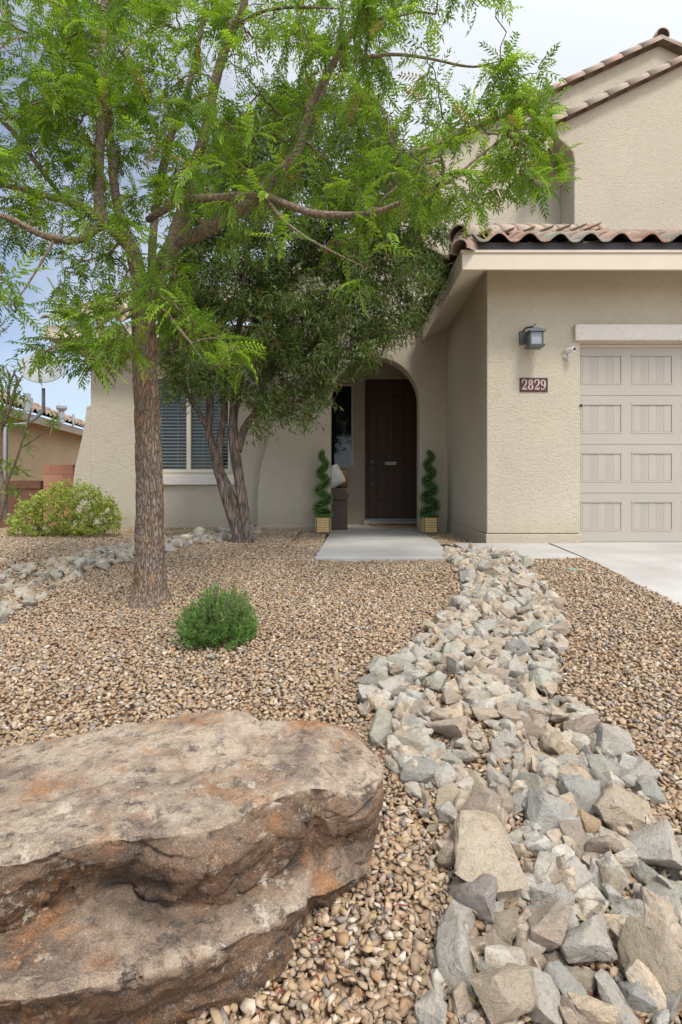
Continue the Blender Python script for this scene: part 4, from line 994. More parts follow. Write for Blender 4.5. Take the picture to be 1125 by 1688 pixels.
# irrigation caps by the wall
def capthing(px, py, r, h, label):
    x, y = gpt(px, py); z = gz(x, y)
    t_ = thing('irrigation_cap', label, 'cap', (x, y, z), 'cream plastic caps in the gravel')
    MB().lathe([(r, -.05), (r, h*.5), (r*.97, h*.52), (r*.97, h*.7)], (x, y, z), 22).build('body', M_cream, t_)
    MB().lathe([(r*1.05, h*.701), (r*1.05, h*.85), (r*.7, h*.9), (r*.6, h), (r*.3, h*1.01)], (x, y, z), 22).build('lid', M_cream, t_)
capthing(307, 895, .072, .10, 'squat cream plastic cap sitting low among the grey rocks under the window')
capthing(330, 890, .062, .155, 'taller ribbed cream plastic cap between the squat cap and the evergreen trunks')
x, y = gpt(945, 941); o = MB().lathe([(.05, 0), (.05, .010), (.04, .013)], (x, y, gz(x, y)+.005), 20).build('valve_lid', simple('green_plastic', (.20, .34, .28), .6, .4)); tag(o, 'small pale green valve lid in gravel near the driveway', 'valve lid')
x, y = gpt(349, 1092)
# cable clamp on garage corner
o = MB().lathe([(.012, 0), (.012, .03)], ((959-CX)/F*5.86, 5.87, CZ+(HY-671)/F*5.87), 10).build('wall_sensor', M_black); tag(o, 'tiny black sensor on the edge beside the garage door', 'sensor')

# ------------------------------------------------------------------ neighbour: house, block walls, dish
nb = thing('neighbour_house', 'tan stucco neighbouring house with red tile roof behind the block wall', 'house', (-9.3, 16, -.4))
P0 = Vector((-8.35, 9.5)); P1 = Vector((-9.9, 21.5)); dN = (P1-P0).normalized(); nN = Vector((-dN.y, dN.x))   # nN points to -X
if nN.x > 0: nN = -nN
def nbq(a, b, zz): q = P0+dN*a+nN*b; return (q.x, q.y, zz)
Ln = (P1-P0).length
def nbbox(m_, a0, a1, b0, b1, z0, z1):
    m_.add([nbq(a, b, z) for z in (z0, z1) for b in (b0, b1) for a in (a0, a1)], [(0, 2, 3, 1), (4, 5, 7, 6), (0, 1, 5, 4), (1, 3, 7, 5), (3, 2, 6, 7), (2, 0, 4, 6)])
m_ = MB(); nbbox(m_, 0, Ln, .0, 7, -.8, 2.55); m_.build('wall', M_nstucco, nb)
m_ = MB(); nbbox(m_, -.5, Ln+.5, -.50, -.46, 2.36, 2.58); nbbox(m_, -.5, -.46, -.46, 7.5, 2.36, 2.58); m_.build('fascia', simple('neighbour_fascia', (.30, .26, .20), .7, .2, .1), nb)
m_ = MB(); nbbox(m_, -.46, Ln+.46, -.46, 0, 2.45, 2.47); m_.build('soffit', M_nstucco, nb)
m_ = MB(); tr = MB(); th_ = R(21)
p0 = nbq(-.5, -.55, 2.66); ud = Vector((dN.x, dN.y, 0)); vd = Vector((nN.x*math.cos(th_), nN.y*math.cos(th_), math.sin(th_)))
tile_roof(tr, p0, ud, vd, Ln+1, 3.6, keep=lambda u, v: u > v*.93-.1 and (Ln+1-u) > v*.93-.1, course=.4)
ntr = tr.build('roof', M_tile, nb, True)
q0, q1, q2, q3 = Vector(p0), Vector(p0)+ud*(Ln+1), Vector(p0)+ud*(Ln+1-3.4)+vd*3.6, Vector(p0)+ud*3.4+vd*3.6
dn_ = Vector((0, 0, .04)); m_ = MB(); m_.add([q0-dn_, q1-dn_, q2-dn_, q3-dn_], [(0, 1, 2, 3)]); m_.build('roof_deck', M_flash, nb)
hb = MB(); barrels(hb, q1+Vector((0, 0, .08)), q2+Vector((0, 0, .08)), .11, .4); barrels(hb, q0+Vector((0, 0, .08)), q3+Vector((0, 0, .08)), .11, .4); barrels(hb, q3+Vector((0, 0, .08)), q2+Vector((0, 0, .08)), .11, .4); hb.build('ridge_cap', M_tile, ntr, True)
def vent(px, py, Y, h, r, cap):
    b = W(px, py, Y); m_ = MB(); m_.lathe([(r, -.25), (r, h)], b, 12)
    if cap: m_.lathe([(r*1.5, h), (r*1.9, h+.05), (r*1.9, h+.12), (r*1.1, h+.18)], b, 14)
    m_.build('vent_pipe', M_alu, nb)
vent(102, 683, 16.5, .12, .08, True); vent(121, 690, 18, .14, .04, False); vent(45, 662, 13.5, .2, .08, False); vent(52, 664, 13.8, .12, .04, False)
cw = MB().box((72-CX)/F*9, (121-CX)/F*9, 9, 9.2, -.5, CZ+(HY-766)/F*9).build('block_wall', M_cmu); tag(cw, 'tall terracotta block wall pier joining the left house corner', 'wall')
c2 = thing('block_wall', 'lower brown block wall section with cap behind the lime green bush', 'wall', (-6, 9.6, -.3))
MB().box(-8.4, (67-CX)/F*9.6, 9.6, 9.8, -.6, CZ+(HY-806)/F*9.6).build('blocks', M_cmud, c2)
bevel(MB().box((14-CX)/F*9.6, (67-CX)/F*9.6+.01, 9.58, 9.82, CZ+(HY-806)/F*9.6+.001, CZ+(HY-792)/F*9.6).build('cap', M_cmud, c2), .01)
# satellite dish
DY = 9.0
ds = thing('satellite_dish', 'grey satellite dish on a bent pole before the neighbouring roof', 'satellite dish', W(72, 668, DY))
dc = W(72, 613, DY); axis_ = Vector((.25, -.75, .62)).normalized(); rd = 34/F*DY
s_ = axis_.cross(Vector((0, 0, 1))).normalized(); u_ = s_.cross(axis_)
vs = []; fs = []; nr, na = 8, 36
for side in (0, 1):
    for i in range(nr+1):
        r_ = rd*i/nr
        for k in range(na):
            a_ = 2*math.pi*k/na; vs.append(dc+s_*r_*math.cos(a_)*1.0+u_*r_*math.sin(a_)*1.08+axis_*((r_/rd)**2*.10-.012*side))
for side in (0, 1):
    o_ = side*(nr+1)*na
    for i in range(nr):
        for k in range(na):
            q = (o_+i*na+k, o_+i*na+(k+1) % na, o_+(i+1)*na+(k+1) % na, o_+(i+1)*na+k); fs.append(q if side == 0 else q[::-1])
o_ = (nr+1)*na
for k in range(na): fs.append((nr*na+k, nr*na+(k+1) % na, o_+nr*na+(k+1) % na, o_+nr*na+k))
meshobj('reflector', vs, fs, M_dish, ds, True)
m_ = MB(); m_.tube([tuple(W(72, 640, DY+.15)), tuple(W(72, 677, DY+.15))], .028, 10); m_.tube([tuple(W(73, 676, DY+.15)), tuple(W(60, 688, DY+.15)), tuple(W(44, 699, DY+.1)), tuple(W(32, 700, DY)), tuple(W(10, 700, DY)), tuple(W(10, 860, DY))], .032, 10); m_.build('pole', M_alu, ds, True)
m_ = MB(); m_.tube([dc-u_*rd*1.05+axis_*.1, dc+axis_*.42-u_*.12], .012, 6); m_.tube([dc+axis_*.40-u_*.12, dc+axis_*.50-u_*.12], .035, 10); m_.build('feed_arm', M_alu, ds)

# ------------------------------------------------------------------ boulder
def back(T, dzv, dy): return [Vector((p.x, p.y+dy, p.z-dzv)) for p in T]
T_ = [W(*p) for p in [(-300, 1470, .88), (0, 1425, .97), (165, 1388, 1.03), (350, 1368, 1.1), (440, 1322, 1.2), (516, 1300, 1.25), (600, 1308, 1.30), (632, 1268, 1.42), (612, 1236, 1.52), (555, 1197, 1.6), (440, 1191, 1.62), (350, 1172, 1.65), (0, 1238, 1.48), (-300, 1300, 1.35), (-450, 1400, 1.1)]]
S_ = [W(*p) for p in [(-300, 1385, 1.1), (0, 1325, 1.2), (165, 1288, 1.27), (350, 1258, 1.35), (430, 1252, 1.39), (500, 1245, 1.41), (540, 1248, 1.41), (555, 1243, 1.42), (548, 1240, 1.43), (500, 1240, 1.43), (420, 1246, 1.41), (340, 1252, 1.37), (0, 1318, 1.22), (-300, 1380, 1.11), (-330, 1390, 1.1)]]
def ring(front, T, dzb, dyb):
    r_ = [W(*p) for p in front]; b_ = back(T, dzb, dyb); return r_+b_[len(front):]
U_ = ring([(-300, 1520, .87), (0, 1465, .965), (165, 1420, 1.04), (350, 1430, 1.075), (440, 1378, 1.17), (522, 1352, 1.235), (606, 1345, 1.285), (629, 1308, 1.41)], T_, .07, .03)
K_ = ring([(-300, 1565, .95), (0, 1528, 1.02), (165, 1450, 1.09), (350, 1492, 1.115), (440, 1450, 1.19), (530, 1402, 1.255), (604, 1386, 1.31), (618, 1372, 1.41)], T_, .15, .04)
K2 = ring([(-300, 1585, .93), (0, 1548, 1.00), (165, 1480, 1.07), (350, 1506, 1.095), (440, 1466, 1.175), (532, 1412, 1.245), (606, 1394, 1.31), (616, 1384, 1.41)], T_, .17, .05)
L_ = ring([(-300, 1640, .82), (0, 1650, .84), (165, 1625, .89), (350, 1572, .99), (440, 1525, 1.09), (530, 1482, 1.18), (600, 1442, 1.30), (608, 1422, 1.39)], T_, .22, .05)
B_ = ring([(-300, 1870, .90), (0, 1790, .93), (165, 1745, .97), (350, 1668, 1.04), (460, 1600, 1.12), (520, 1512, 1.23), (585, 1474, 1.33), (602, 1444, 1.41)], T_, .32, .03)
G_ = [Vector((p.x, p.y+.02, -.55)) for p in B_]
I1 = [Vector(s__) for s__ in S_]
I2 = [t_.lerp(s__, .5)+Vector((0, 0, .004)) for t_, s__ in zip(T_, S_)]
I3 = [t_.lerp(s__, .10)+Vector((0, 0, .006)) for t_, s__ in zip(T_, S_)]
def off(A, B, t, dz_=0): return [a_.lerp(b_, t)+Vector((0, 0, dz_)) for a_, b_ in zip(A, B)]
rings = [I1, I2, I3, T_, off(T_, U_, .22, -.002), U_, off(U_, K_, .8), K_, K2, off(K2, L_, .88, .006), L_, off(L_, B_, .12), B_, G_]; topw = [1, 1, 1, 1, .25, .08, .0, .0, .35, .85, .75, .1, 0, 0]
per = 28
def closed(Rg):
    n = len(Rg); out = []
    Q = [np.array(p) for p in Rg]
    for i in range(n):
        p0, p1, p2, p3 = Q[(i-1) % n], Q[i], Q[(i+1) % n], Q[(i+2) % n]
        for j in range(per):
            t = j/per; out.append(.5*((2*p1)+(-p0+p2)*t+(2*p0-5*p1+4*p2-p3)*t*t+(-p0+3*p1-3*p2+p3)*t**3))
    return out
RR = [closed(r_) for r_ in rings]; nu = len(RR[0]); pv = 20; rows = []; tws = []
for u in range(nu):
    Pk = [np.append(RR[k][u], topw[k]) for k in range(len(rings))]; Pc = catmull(Pk, pv); nk = len(Pk)
    Pl = [Pk[min(nk-1, q//pv)]*(1-(q % pv)/pv)+Pk[min(nk-1, q//pv+1)]*((q % pv)/pv) for q in range(len(Pc))]
    P_ = [a_*.28+b_*.72 for a_, b_ in zip(Pc, Pl)]; rows.append(P_)
nv_ = len(rows[0]); BV = np.array(rows)   # (nu,nv,4)
spl = sorted([(p.x, p.y, p.z) for p in S_[:8]]); spx = np.array(spl)
x0_ = np.clip(BV[:, 0, 0], spx[0, 0], spx[-1, 0]); tgt = np.stack([x0_, np.interp(x0_, spx[:, 0], spx[:, 1]), np.interp(x0_, spx[:, 0], spx[:, 2])], 1); dlt = tgt-BV[:, 0, :3]
for j in range(2*pv): BV[:, j, :3] += dlt*(1-j/(2*pv))
sgn9 = np.sign(BV[:, pv, 1]-BV[:, 0, 1]); sgn9[sgn9 == 0] = 1
BV[:, 0, 1] -= sgn9*.012; BV[:, 0, 2] -= .003
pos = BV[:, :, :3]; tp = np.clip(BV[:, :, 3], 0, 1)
du = np.roll(pos, -1, 0)-np.roll(pos, 1, 0); dv = np.gradient(pos, axis=1); nrm = np.cross(du, dv); nrm /= np.linalg.norm(nrm, axis=2, keepdims=True)+1e-9
if nrm[100, 10, 2] < 0: nrm = -nrm
nrm[:, :2*pv] = (0, 0, 1)
out = pos.copy()
for i in range(nu):
    for j in range(nv_):
        p = pos[i, j]; w = 1-.5*tp[i, j]
        d = .010*w*fbm(p, 4, 3)+.0035*fbm(p+7, 18, 5)+.0022*fbm(p, 60, 4)
        for sc9, kk in ((6.5, .20), (15, .13)):
            q9 = Vector((p[0], p[1], p[2]*1.5))*sc9; q9 += Vector((.35*noise.noise(q9*.9), .35*noise.noise(q9*.9+Vector((5, 5, 5))), .25*noise.noise(q9)))
            vd, vp = noise.voronoi(q9); c9 = vp[0]; rv = noise.noise_vector(c9*3.7)
            d += (kk/sc9)*(q9-c9).dot(rv)*1.5*(1-.55*tp[i, j]) + (.05/sc9)*noise.noise(c9*5.1)*(1-.7*tp[i, j])
        rd_ = abs(noise.noise(Vector((p[0]*7+3, p[1]*7, p[2]*16)))); d -= .012*w*max(0, 1-rd_*12)*(noise.noise(Vector((p[0]*3, p[1]*3, 8))) > 0)
        d = max(-.035, min(.03, d)); out[i, j] = p+nrm[i, j]*d
        cx_ = (p[0]-W(525, 1360, 1.24)[0]); 
        if tp[i, j] < .95 and abs(cx_) < .02 and p[2] < -.06 and p[1] < 1.35: out[i, j] -= nrm[i, j]*.025*(1-abs(cx_)/.02)
idx = np.arange(nu*nv_).reshape(nu, nv_); a_ = idx[:, :-1]; b_ = idx[:, 1:]
FF = np.stack([a_.ravel(), b_.ravel(), np.roll(b_, -1, 0).ravel(), np.roll(a_, -1, 0).ravel()], 1)
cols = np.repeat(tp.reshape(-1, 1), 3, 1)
if True: FF = FF[:, ::-1]
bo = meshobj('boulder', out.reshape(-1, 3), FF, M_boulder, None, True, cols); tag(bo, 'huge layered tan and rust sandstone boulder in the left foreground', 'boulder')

# ------------------------------------------------------------------ stream rocks
def rockmesh(seed, shape=(1, .75, .55)):
    r_ = random.Random(seed); bm = bmesh.new()
    for k in range(r_.randint(10, 15)):
        v = Vector((r_.gauss(0, 1), r_.gauss(0, 1), r_.gauss(0, 1))).normalized()
        m_ = max(abs(c) for c in v); v = v.lerp(v/m_, .72)*r_.uniform(.85, 1.05)
        bm.verts.new((v.x*shape[0]*.5, v.y*shape[1]*.5, v.z*shape[2]*.5))
    res = bmesh.ops.convex_hull(bm, input=bm.verts[:])
    junk = [e for e in res['geom_interior'] if isinstance(e, bmesh.types.BMVert)]
    if junk: bmesh.ops.delete(bm, geom=junk, context='VERTS')
    bmesh.ops.bevel(bm, geom=bm.edges[:], offset=.025, segments=2, profile=.6, affect='EDGES')
    bmesh.ops.triangulate(bm, faces=bm.faces[:])
    long_ = [e for e in bm.edges if e.calc_length() > .12]
    for _ in range(3):
        long_ = [e for e in bm.edges if e.calc_length() > .10]
        if long_: bmesh.ops.subdivide_edges(bm, edges=long_, cuts=1); bmesh.ops.triangulate(bm, faces=bm.faces[:])
    bm.normal_update(); sh = r_.random()*50
    for v in bm.verts:
        v.co += v.normal*(.045*noise.noise(v.co*2.6+Vector((sh, 0, 0)))+.022*fbm(v.co+Vector((sh, 0, 0)), 7, 3))
    me = bpy.data.meshes.new('rock'); bm.to_mesh(me); bm.free(); me.materials.append(M_rock)
    me.polygons.foreach_set('use_smooth', np.ones(len(me.polygons), dtype=bool))
    try: me.set_sharp_from_angle(angle=R(32))
    except Exception: pass
    return me
shapes = [(1, .8, .7), (1, .68, .6), (1, .92, .8), (1, .6, .55), (1, .85, .5)]
rmeshes = [rockmesh(100+k, shapes[k % 5]) for k in range(26)]
PAL = {'g': (.57, .53, .465), 'b': (.46, .465, .435), 't': (.57, .455, .32), 'p': (.50, .385, .295), 'c': (.64, .57, .45), 'o': (.56, .35, .17), 'v': (.33, .29, .275), 'n': (.47, .48, .39)}
placed = []; nrock = 0
def rock(x, y, size, col, label, group, rz=None, squash=1., lift=None, mesh=None):
    global nrock
    o = bpy.data.objects.new('rock', mesh or random.choice(rmeshes)); COL.objects.link(o); nrock += 1
    s = size; h = s*.55*squash
    o.scale = (s, s*random.uniform(.85, 1.1), s*squash)
    o.rotation_euler = (random.uniform(-.5, .5), random.uniform(-.5, .5), random.uniform(0, 6.28) if rz is None else rz)
    o.location = (x, y, gz(x, y)+h*.42+(lift if lift is not None else random.uniform(0, .25)*h))
    k = random.uniform(.82, 1.15); o.color = (*[min(1, c*k) for c in PAL[col]], 1)
    tag(o, label, 'rock', group); placed.append((x, y, s)); return o
CN = {'g': 'light grey', 'b': 'blue grey', 't': 'tan', 'p': 'pinkish brown', 'c': 'cream', 'o': 'orange tan', 'v': 'dark grey', 'n': 'greenish grey'}
near = [(560, 365, 270, 270, 't', 'largest flat topped tan slab in the middle of the near rock stream'), (440, 490, 130, 190, 'v', 'dark purplish streaked rock against the lower left of the largest slab'),
 (385, 695, 165, 165, 'g', 'blocky light grey rock at the left edge of the near rock stream'), (395, 585, 140, 75, 'g'), (685, 520, 190, 120, 'g', 'grey rock with an orange patch just below the largest slab'), (660, 620, 160, 150, 'p'),
 (825, 660, 200, 180, 'g', 'broad pale grey rock in the lower middle of the near rock stream'), (645, 710, 130, 105, 'p', 'rounded pinkish brown rock below the broad pale grey rock on its left'), (545, 590, 90, 130, 't'), (510, 645, 75, 110, 'p'), (520, 750, 120, 100, 'n'), (415, 830, 130, 100, 't'),
 (545, 845, 190, 130, 't', 'tan rock with rust stain at the bottom edge of the photo'), (665, 830, 130, 150, 'g'), (740, 790, 100, 140, 'b'), (800, 770, 70, 100, 't'), (900, 840, 180, 110, 'g'), (1000, 830, 110, 130, 'b'),
 (1040, 735, 220, 190, 't', 'large tan grey rock at the lower right corner of the rock stream'), (945, 565, 120, 110, 'g'), (1050, 610, 120, 120, 'g'), (1080, 520, 160, 150, 'n'), (830, 535, 90, 95, 't'), (880, 445, 110, 100, 't'), (765, 440, 120, 130, 'g'),
 (675, 425, 105, 85, 'p'), (765, 325, 140, 120, 'p'), (870, 340, 110, 120, 'p'), (820, 262, 120, 70, 'o', 'orange tan rock above the right corner of the largest slab'), (685, 240, 130, 110, 'b', 'flat pale blue grey rock touching the top right of the largest slab'),
 (1020, 370, 220, 150, 'g', 'long pale grey rock lying diagonally near the right edge'), (920, 215, 150, 150, 't'), (870, 100, 200, 80, 'n', 'long flat greenish grey rock at the right of the rock stream'), (800, 155, 115, 130, 'b'), (700, 175, 110, 100, 't'), (610, 130, 95, 110, 'n'),
 (520, 105, 90, 75, 'g'), (430, 110, 130, 100, 't'), (565, 65, 55, 75, 'b'), (650, 40, 110, 90, 't'), (460, 200, 130, 100, 'p'), (410, 250, 110, 80, 'c'), (380, 365, 120, 95, 't'), (345, 165, 100, 75, 't'), (315, 105, 80, 70, 'n'),
 (255, 80, 100, 110, 'b'), (310, 252, 75, 40, 'p'), (275, 215, 75, 50, 'g'), (345, 215, 80, 45, 'g'), (270, 160, 60, 60, 't'), (530, 180, 90, 90, 'p'), (590, 190, 90, 70, 'g'), (560, 510, 50, 80, 'g'), (1050, 310, 130, 90, 'g'), (930, 390, 80, 90, 'b'),
 (1000, 430, 120, 80, 'n'), (905, 620, 70, 60, 't'), (780, 872, 120, 80, 'p'), (310, 880, 130, 60, 'g'), (350, 40, 70, 90, 'n'), (510, 20, 140, 50, 'g'), (740, 70, 120, 90, 'g'), (1090, 840, 120, 120, 'b'), (960, 500, 60, 50, 'p'), (700, 690, 70, 60, 't'), (1110, 400, 100, 80, 'g')]
for e in near:
    zx, zy, w, h, c = e[:5]; px = 562+zx/1.998; py = 1240+zy/1.998; x, y = gpt(px, py+h*.12)
    size = ((w*h)**.5/1.998)/(F/y)*1.36
    lab = e[5] if len(e) > 5 else '%s angular rock in the near end of the rock stream right of the boulder' % CN[c]
    big = (w > 250)
    o = rock(x, y, size, c, lab, 'rocks in the near dry stream', squash=.62 if big else random.uniform(.85, 1.05), lift=.045 if big else None)
    if big: o.rotation_euler = (.16, .03, -.15); o.scale = (size*1.05, size*1.02, size*.5); o.data = rockmesh(555, (1, .95, .5))
Rst = [(738, 912), (805, 912), (868, 935), (884, 960), (922, 1000), (930, 1040), (926, 1100), (905, 1150), (960, 1180), (1000, 1240), (1050, 1280), (1072, 1340), (1125, 1400), (1230, 1470), (1260, 1720), (690, 1720), (718, 1640), (715, 1560), (735, 1500), (745, 1440), (728, 1400), (700, 1350), (668, 1300), (640, 1250), (592, 1215), (600, 1180), (615, 1120), (668, 1080), (715, 1040), (757, 1000), (770, 960), (738, 925)]
Lst = [(-60, 960), (0, 945), (60, 935), (110, 925), (190, 905), (270, 893), (330, 885), (375, 874), (435, 868), (430, 882), (385, 890), (340, 900), (290, 908), (225, 930), (150, 945), (110, 965), (85, 985), (40, 1010), (-5, 1030), (-60, 1050)]
def stream(poly_, n_, smin, smax, pal, group, labf, tries=60000):
    W_ = [gpt(*p) for p in poly_]; xs_ = [p[0] for p in W_]; ys_ = [p[1] for p in W_]; k_ = 0
    for t_ in range(tries):
        if k_ >= n_: break
        x = random.uniform(min(xs_), max(xs_)); y = random.uniform(min(ys_), max(ys_))
        if not inpoly(x, y, W_): continue
        u = 1-t_/tries; s = smin+(smax-smin)*max(0, random.gauss(.45, .22))*(.4+.6*u) 
        if any((x-a)**2+(y-b)**2 < (.33*(s+q))**2 for a, b, q in placed): continue
        c = random.choice(pal); rock(x, y, s, c, labf(x, y, c), group); k_ += 1
    return k_
random.seed(5)
def labR(x, y, c):
    seg = 'near the walkway' if y > 3.6 else ('in the middle of the winding' if y > 2.3 else 'filling gaps in the near')
    return ('%s angular rock at the far end of the rock stream near the walkway' if y > 3.6 else '%s angular rock halfway along the rock stream right of the shrub' if y > 2.2 else '%s smaller rock wedged among the near rocks of the stream') % CN[c]
nA = stream(Rst, 174, .095, .175, 'ggttpcbnt', 'rocks in the right dry stream', labR)
nB = stream(Lst, 58, .10, .18, 'ggggbcnt', 'rocks in the left dry stream', lambda x, y, c: '%s angular rock in the dry stream behind the large trunk' % CN[c] if x > -2.6 else '%s angular rock in the dry stream at the left edge' % CN[c])
print('ROCKS', len(near), nA, nB)
RW = [gpt(*p) for p in Rst]
seen = {}
for o in [o for o in COL.objects if o.name.split('.')[0] == 'rock']:
    x, y = o.location.x, o.location.y; gname = o.get('group', '')
    keep = gname == 'rocks in the near dry stream' and 'in the near end' not in o['label']
    cc_ = min(PAL, key=lambda k: sum((PAL[k][i]/sum(PAL[k])-o.color[i]/sum(o.color[:3]))**2 for i in range(3))+.02*(sum(PAL[k])-sum(o.color[:3]))**2)
    if not keep:
        if 'left' in gname:
            px = CX+F*x/y; band = 'at the left edge of the photo' if px < 50 else 'halfway to the large trunk' if px < 130 else 'just left of the large trunk' if px < 225 else 'between the large trunk and the cream caps' if px < 320 else 'beside the evergreen trunks'
            row = [p for p in Lst]; mid_ = np.interp(px, [-60, 0, 100, 200, 300, 435], [1005, 985, 947, 920, 897, 876]); py = HY+F*(CZ-gz(x, y))/y
            side_ = 'front edge' if py > mid_+8 else 'back edge' if py < mid_-8 else 'middle'
            lab = '%%s %s rock, left stream %s, %s' % (CN[cc_], side_, band)
        else:
            bands = [(4.3, 'against the walkway slab'), (3.8, 'just in front of the walkway'), (3.35, 'level with the trunk base'), (2.95, 'between trunk and shrub'), (2.5, 'level with the green shrub'), (2.1, 'between shrub and boulder'), (1.8, 'level with the boulder back'), (1.5, 'beside the boulder top'), (1.25, 'around the largest slab'), (1.08, 'below the largest slab'), (-9, 'at the bottom edge')]
            band = [b for lim, b in bands if y > lim][0]
            xs_ = []
            for i_ in range(len(RW)):
                (xa, ya), (xb, yb) = RW[i_], RW[(i_+1) % len(RW)]
                if (ya > y) != (yb > y): xs_.append(xa+(xb-xa)*(y-ya)/(yb-ya))
            fr = .5 if len(xs_) < 2 else (x-min(xs_))/(max(xs_)-min(xs_)+1e-6)
            side_ = 'left edge' if fr < .2 else 'left side' if fr < .4 else 'middle' if fr < .6 else 'right side' if fr < .8 else 'right edge'
            lab = '%%s %s rock %s, stream %s' % (CN[cc_], band, side_)
        seen.setdefault(lab, []).append(o)
for lab, os_ in seen.items():
    os_.sort(key=lambda o: -o.scale.x); n_ = len(os_)
    words = ['angular'] if n_ == 1 else ['larger', 'smaller'] if n_ == 2 else ['largest', 'middle sized', 'smallest'] if n_ == 3 else ['largest', 'second largest', 'third largest', 'fourth largest', 'fifth largest', 'sixth largest', 'seventh largest', 'eighth largest', 'ninth largest', 'tenth largest', 'eleventh largest', 'twelfth largest', 'thirteenth largest'][:n_-1]+['smallest']
    for w_, o in zip(words, os_): o['label'] = lab % w_
x, y = gpt(349, 1092); rock(x, y, .075, 'b', 'single dark blue grey stone in the gravel below the small shrub', None)
for k in list(bpy.data.objects):
    pass
# small rock rubble under both streams (uncountable filler)
def rubble(poly_, n_, smin, smax):
    W_ = [gpt(*p) for p in poly_]; xs_ = [p[0] for p in W_]; ys_ = [p[1] for p in W_]; out_ = []
    while len(out_) < n_:
        x = random.uniform(min(xs_), max(xs_)); y = random.uniform(min(ys_), max(ys_))
        if inpoly(x, y, W_): out_.append((x, y, gz(x, y)+.015+random.random()*.03, random.uniform(smin, smax)))
    return out_

# ------------------------------------------------------------------ gravel
def ico(sub):
    bm = bmesh.new(); bmesh.ops.create_icosphere(bm, subdivisions=sub, radius=.5); v = np.array([q.co[:] for q in bm.verts]); f = np.array([[w.index for w in q.verts] for q in bm.faces]); bm.free(); return v, f
def pebble(sub, seed):
    r_ = random.Random(seed*7+sub); bm = bmesh.new()
    for k in range(r_.randint(8, 11) if sub == 1 else r_.randint(9, 12)):
        v = Vector((r_.gauss(0, 1), r_.gauss(0, 1), r_.gauss(0, 1))).normalized(); m_ = max(abs(c) for c in v); v = v.lerp(v/m_, .55)*.5*r_.uniform(.8, 1.05)
        bm.verts.new((v.x*1.15, v.y*.85, v.z*.55))
    res = bmesh.ops.convex_hull(bm, input=bm.verts[:]); junk = [e for e in res['geom_interior'] if isinstance(e, bmesh.types.BMVert)]
    if junk: bmesh.ops.delete(bm, geom=junk, context='VERTS')
    bmesh.ops.triangulate(bm, faces=bm.faces[:]); bm.verts.ensure_lookup_table(); bm.verts.index_update()
    v = np.array([q.co[:] for q in bm.verts]); f = np.array([[w.index for w in q.verts] for q in bm.faces]); bm.free(); return v, f
def okgravel(x, y):
    if x > 2.10 and y < 6.2: return False
    if y > 4.7 and -.23 < x < 1.08: return False
    if 1.03 < x < 2.2 and 4.7 < y < 5.88: return False
    if y > 5.86 and x > GX: return False
    if y > 8.1 and x > -1.35: return False
    if y > 8.25 and x > -4.05: return False
    return True
def gravel(x0, x1, y0, y1, cell, smin, smax, sub, layers):
    P_ = []
    for l in range(layers):
        gx = np.arange(x0, x1, cell); gy = np.arange(y0, y1, cell); A, B = np.meshgrid(gx, gy)
        A = (A+rng.uniform(-.5, .5, A.shape)*cell*1.2).ravel(); B = (B+rng.uniform(-.5, .5, B.shape)*cell*1.2).ravel()
        fr_ = np.abs(A) < .66*B+.75; A = A[fr_]; B = B[fr_]
        P_.append(np.stack([A, B, np.full_like(A, l)], 1))
    P_ = np.concatenate(P_); ok = np.array([okgravel(a, b) and not (noise.noise(Vector((a*2.1, b*2.1, 4)))+.6*noise.noise(Vector((a*6, b*6, 1))) > .32 and random.random() < .28) for a, b, c in P_]); P_ = P_[ok]
    n = len(P_); s = smin+(smax-smin)*rng.beta(1.6, 2.6, n)
    z = np.array([gz(a, b) for a, b, c in P_]) + np.array([.012*noise.noise(Vector((a*1.7, b*1.7, 0))) for a, b, c in P_])
    z = z+.001+P_[:, 2]*cell*.42+rng.uniform(0, cell*.28, n)
    # orientation: random yaw, modest tilt
    yaw = rng.uniform(0, 2*np.pi, n); tl_ = rng.normal(0, .42, (n, 2))
    X_ = np.stack([np.cos(yaw), np.sin(yaw), tl_[:, 0]], 1); X_ /= np.linalg.norm(X_, axis=1, keepdims=True)
    up = np.stack([tl_[:, 1], tl_[:, 0]*.5, np.ones(n)], 1); Y_ = np.cross(up, X_); Y_ /= np.linalg.norm(Y_, axis=1, keepdims=True); Z_ = np.cross(X_, Y_)
    Mx_ = np.stack([X_*s[:, None], Y_*(s*rng.uniform(.75, 1.1, n))[:, None], Z_*(s*rng.uniform(.7, 1.15, n))[:, None]], 2)
    pal = np.array([(.43, .305, .195), (.36, .25, .155), (.48, .36, .245), (.56, .465, .355), (.29, .19, .115), (.45, .305, .17), (.32, .255, .20), (.38, .26, .20), (.27, .245, .225), (.36, .195, .10), (.58, .51, .43), (.20, .175, .165)])
    pw = np.array([.15, .15, .13, .08, .11, .10, .08, .07, .05, .04, .03, .02]); pw /= pw.sum()
    C_ = pal[rng.choice(len(pal), n, p=pw)]*rng.uniform(.72, 1.22, (n, 1))
    out_ = []
    for vi in range(8):
        s_ = np.arange(n) % 8 == vi; tv, tf = pebble(sub, vi+31*sub); pp = np.stack([P_[s_, 0], P_[s_, 1], z[s_]], 1)
        out_.append(scatter('x', tv, tf, Mx_[s_], pp, C_[s_], None))
    return out_, n
q1, n1 = gravel(-2.0, 2.1, .55, 2.0, .0165, .012, .041, 2, 3)
q2, n2 = gravel(-4.2, 2.2, 2.0, 4.75, .021, .015, .042, 1, 2)
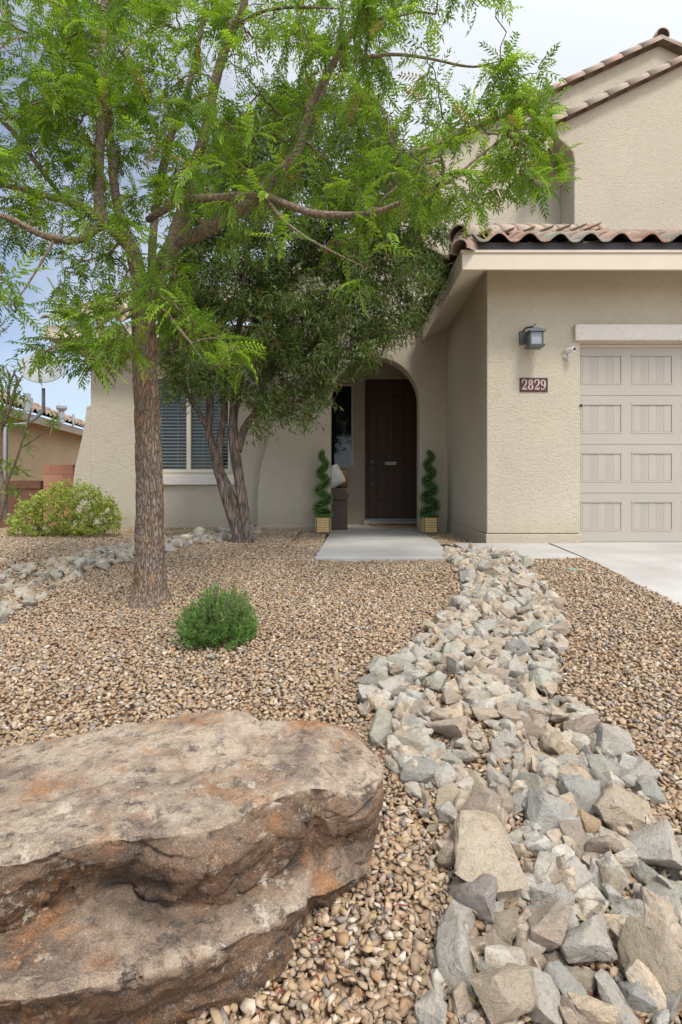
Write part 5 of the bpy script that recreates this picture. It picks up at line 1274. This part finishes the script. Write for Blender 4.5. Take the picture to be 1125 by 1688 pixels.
q3, n3 = gravel(-6.0, 1.6, 4.75, 8.26, .030, .024, .048, 1, 2)
print('GRAVEL', n1, n2, n3)
V_, F_, C_ = joinnp(q1+q2+q3)
go = meshobj('gravel', V_, F_, M_gravel, None, False, C_); tag(go, 'tan and brown landscaping gravel covering the front yard', 'gravel', kind='stuff')
# rubble between the rocks
rb = rubble(Rst, 1250, .05, .115)+rubble(Lst, 520, .06, .12)
n = len(rb); rb = np.array(rb); C_ = np.array([(.44, .405, .345), (.46, .36, .25), (.38, .375, .33), (.40, .31, .23)])[rng.integers(0, 4, n)]*rng.uniform(.8, 1.15, (n, 1))
Rr = frames(rng.normal(0, 1, (n, 3))*np.array([1, 1, .5]), .5)*rb[:, 3][:, None, None]; qq = []
for vi in range(10):
    s_ = np.arange(n) % 10 == vi; me_ = rmeshes[vi]; me_.calc_loop_triangles()
    tv = np.array([v.co[:] for v in me_.vertices]); tf = np.array([t_.vertices[:] for t_ in me_.loop_triangles]); qq.append(scatter('x', tv, tf, Rr[s_], rb[s_, :3], C_[s_], None))
V_, F_, C_ = joinnp(qq)
o = meshobj('rock_rubble', V_, F_, M_rubble, None, False, C_); tag(o, 'small angular rocks filling the gaps between the stones of the dry streams', 'rubble', kind='stuff')
# fallen dry leaves and red seed bits
fl = []
while len(fl) < 2600:
    y = random.uniform(.9, 5)**1; x = random.uniform(-.7*y-.2, .7*y+.1)
    if okgravel(x, y): fl.append((x, y, gz(x, y)+.026+random.random()*.012))
fl = np.array(fl); n = len(fl); d = rng.normal(0, 1, (n, 3))*np.array([1, 1, .25])
fc = np.array([(.30, .14, .05), (.22, .10, .06), (.38, .30, .08), (.22, .06, .04), (.30, .20, .10)])[rng.integers(0, 5, n)]
V_, F_, C_ = scatter('x', nv3*np.array([1, 1.6, 1]), nf_, frames(d, .3)*rng.uniform(.008, .028, n)[:, None, None], fl, fc, None)
o = meshobj('fallen_leaves', V_, F_, M_dry, None, False, C_); tag(o, 'dry brown and reddish leaf bits scattered on the gravel', 'leaf litter', kind='stuff')
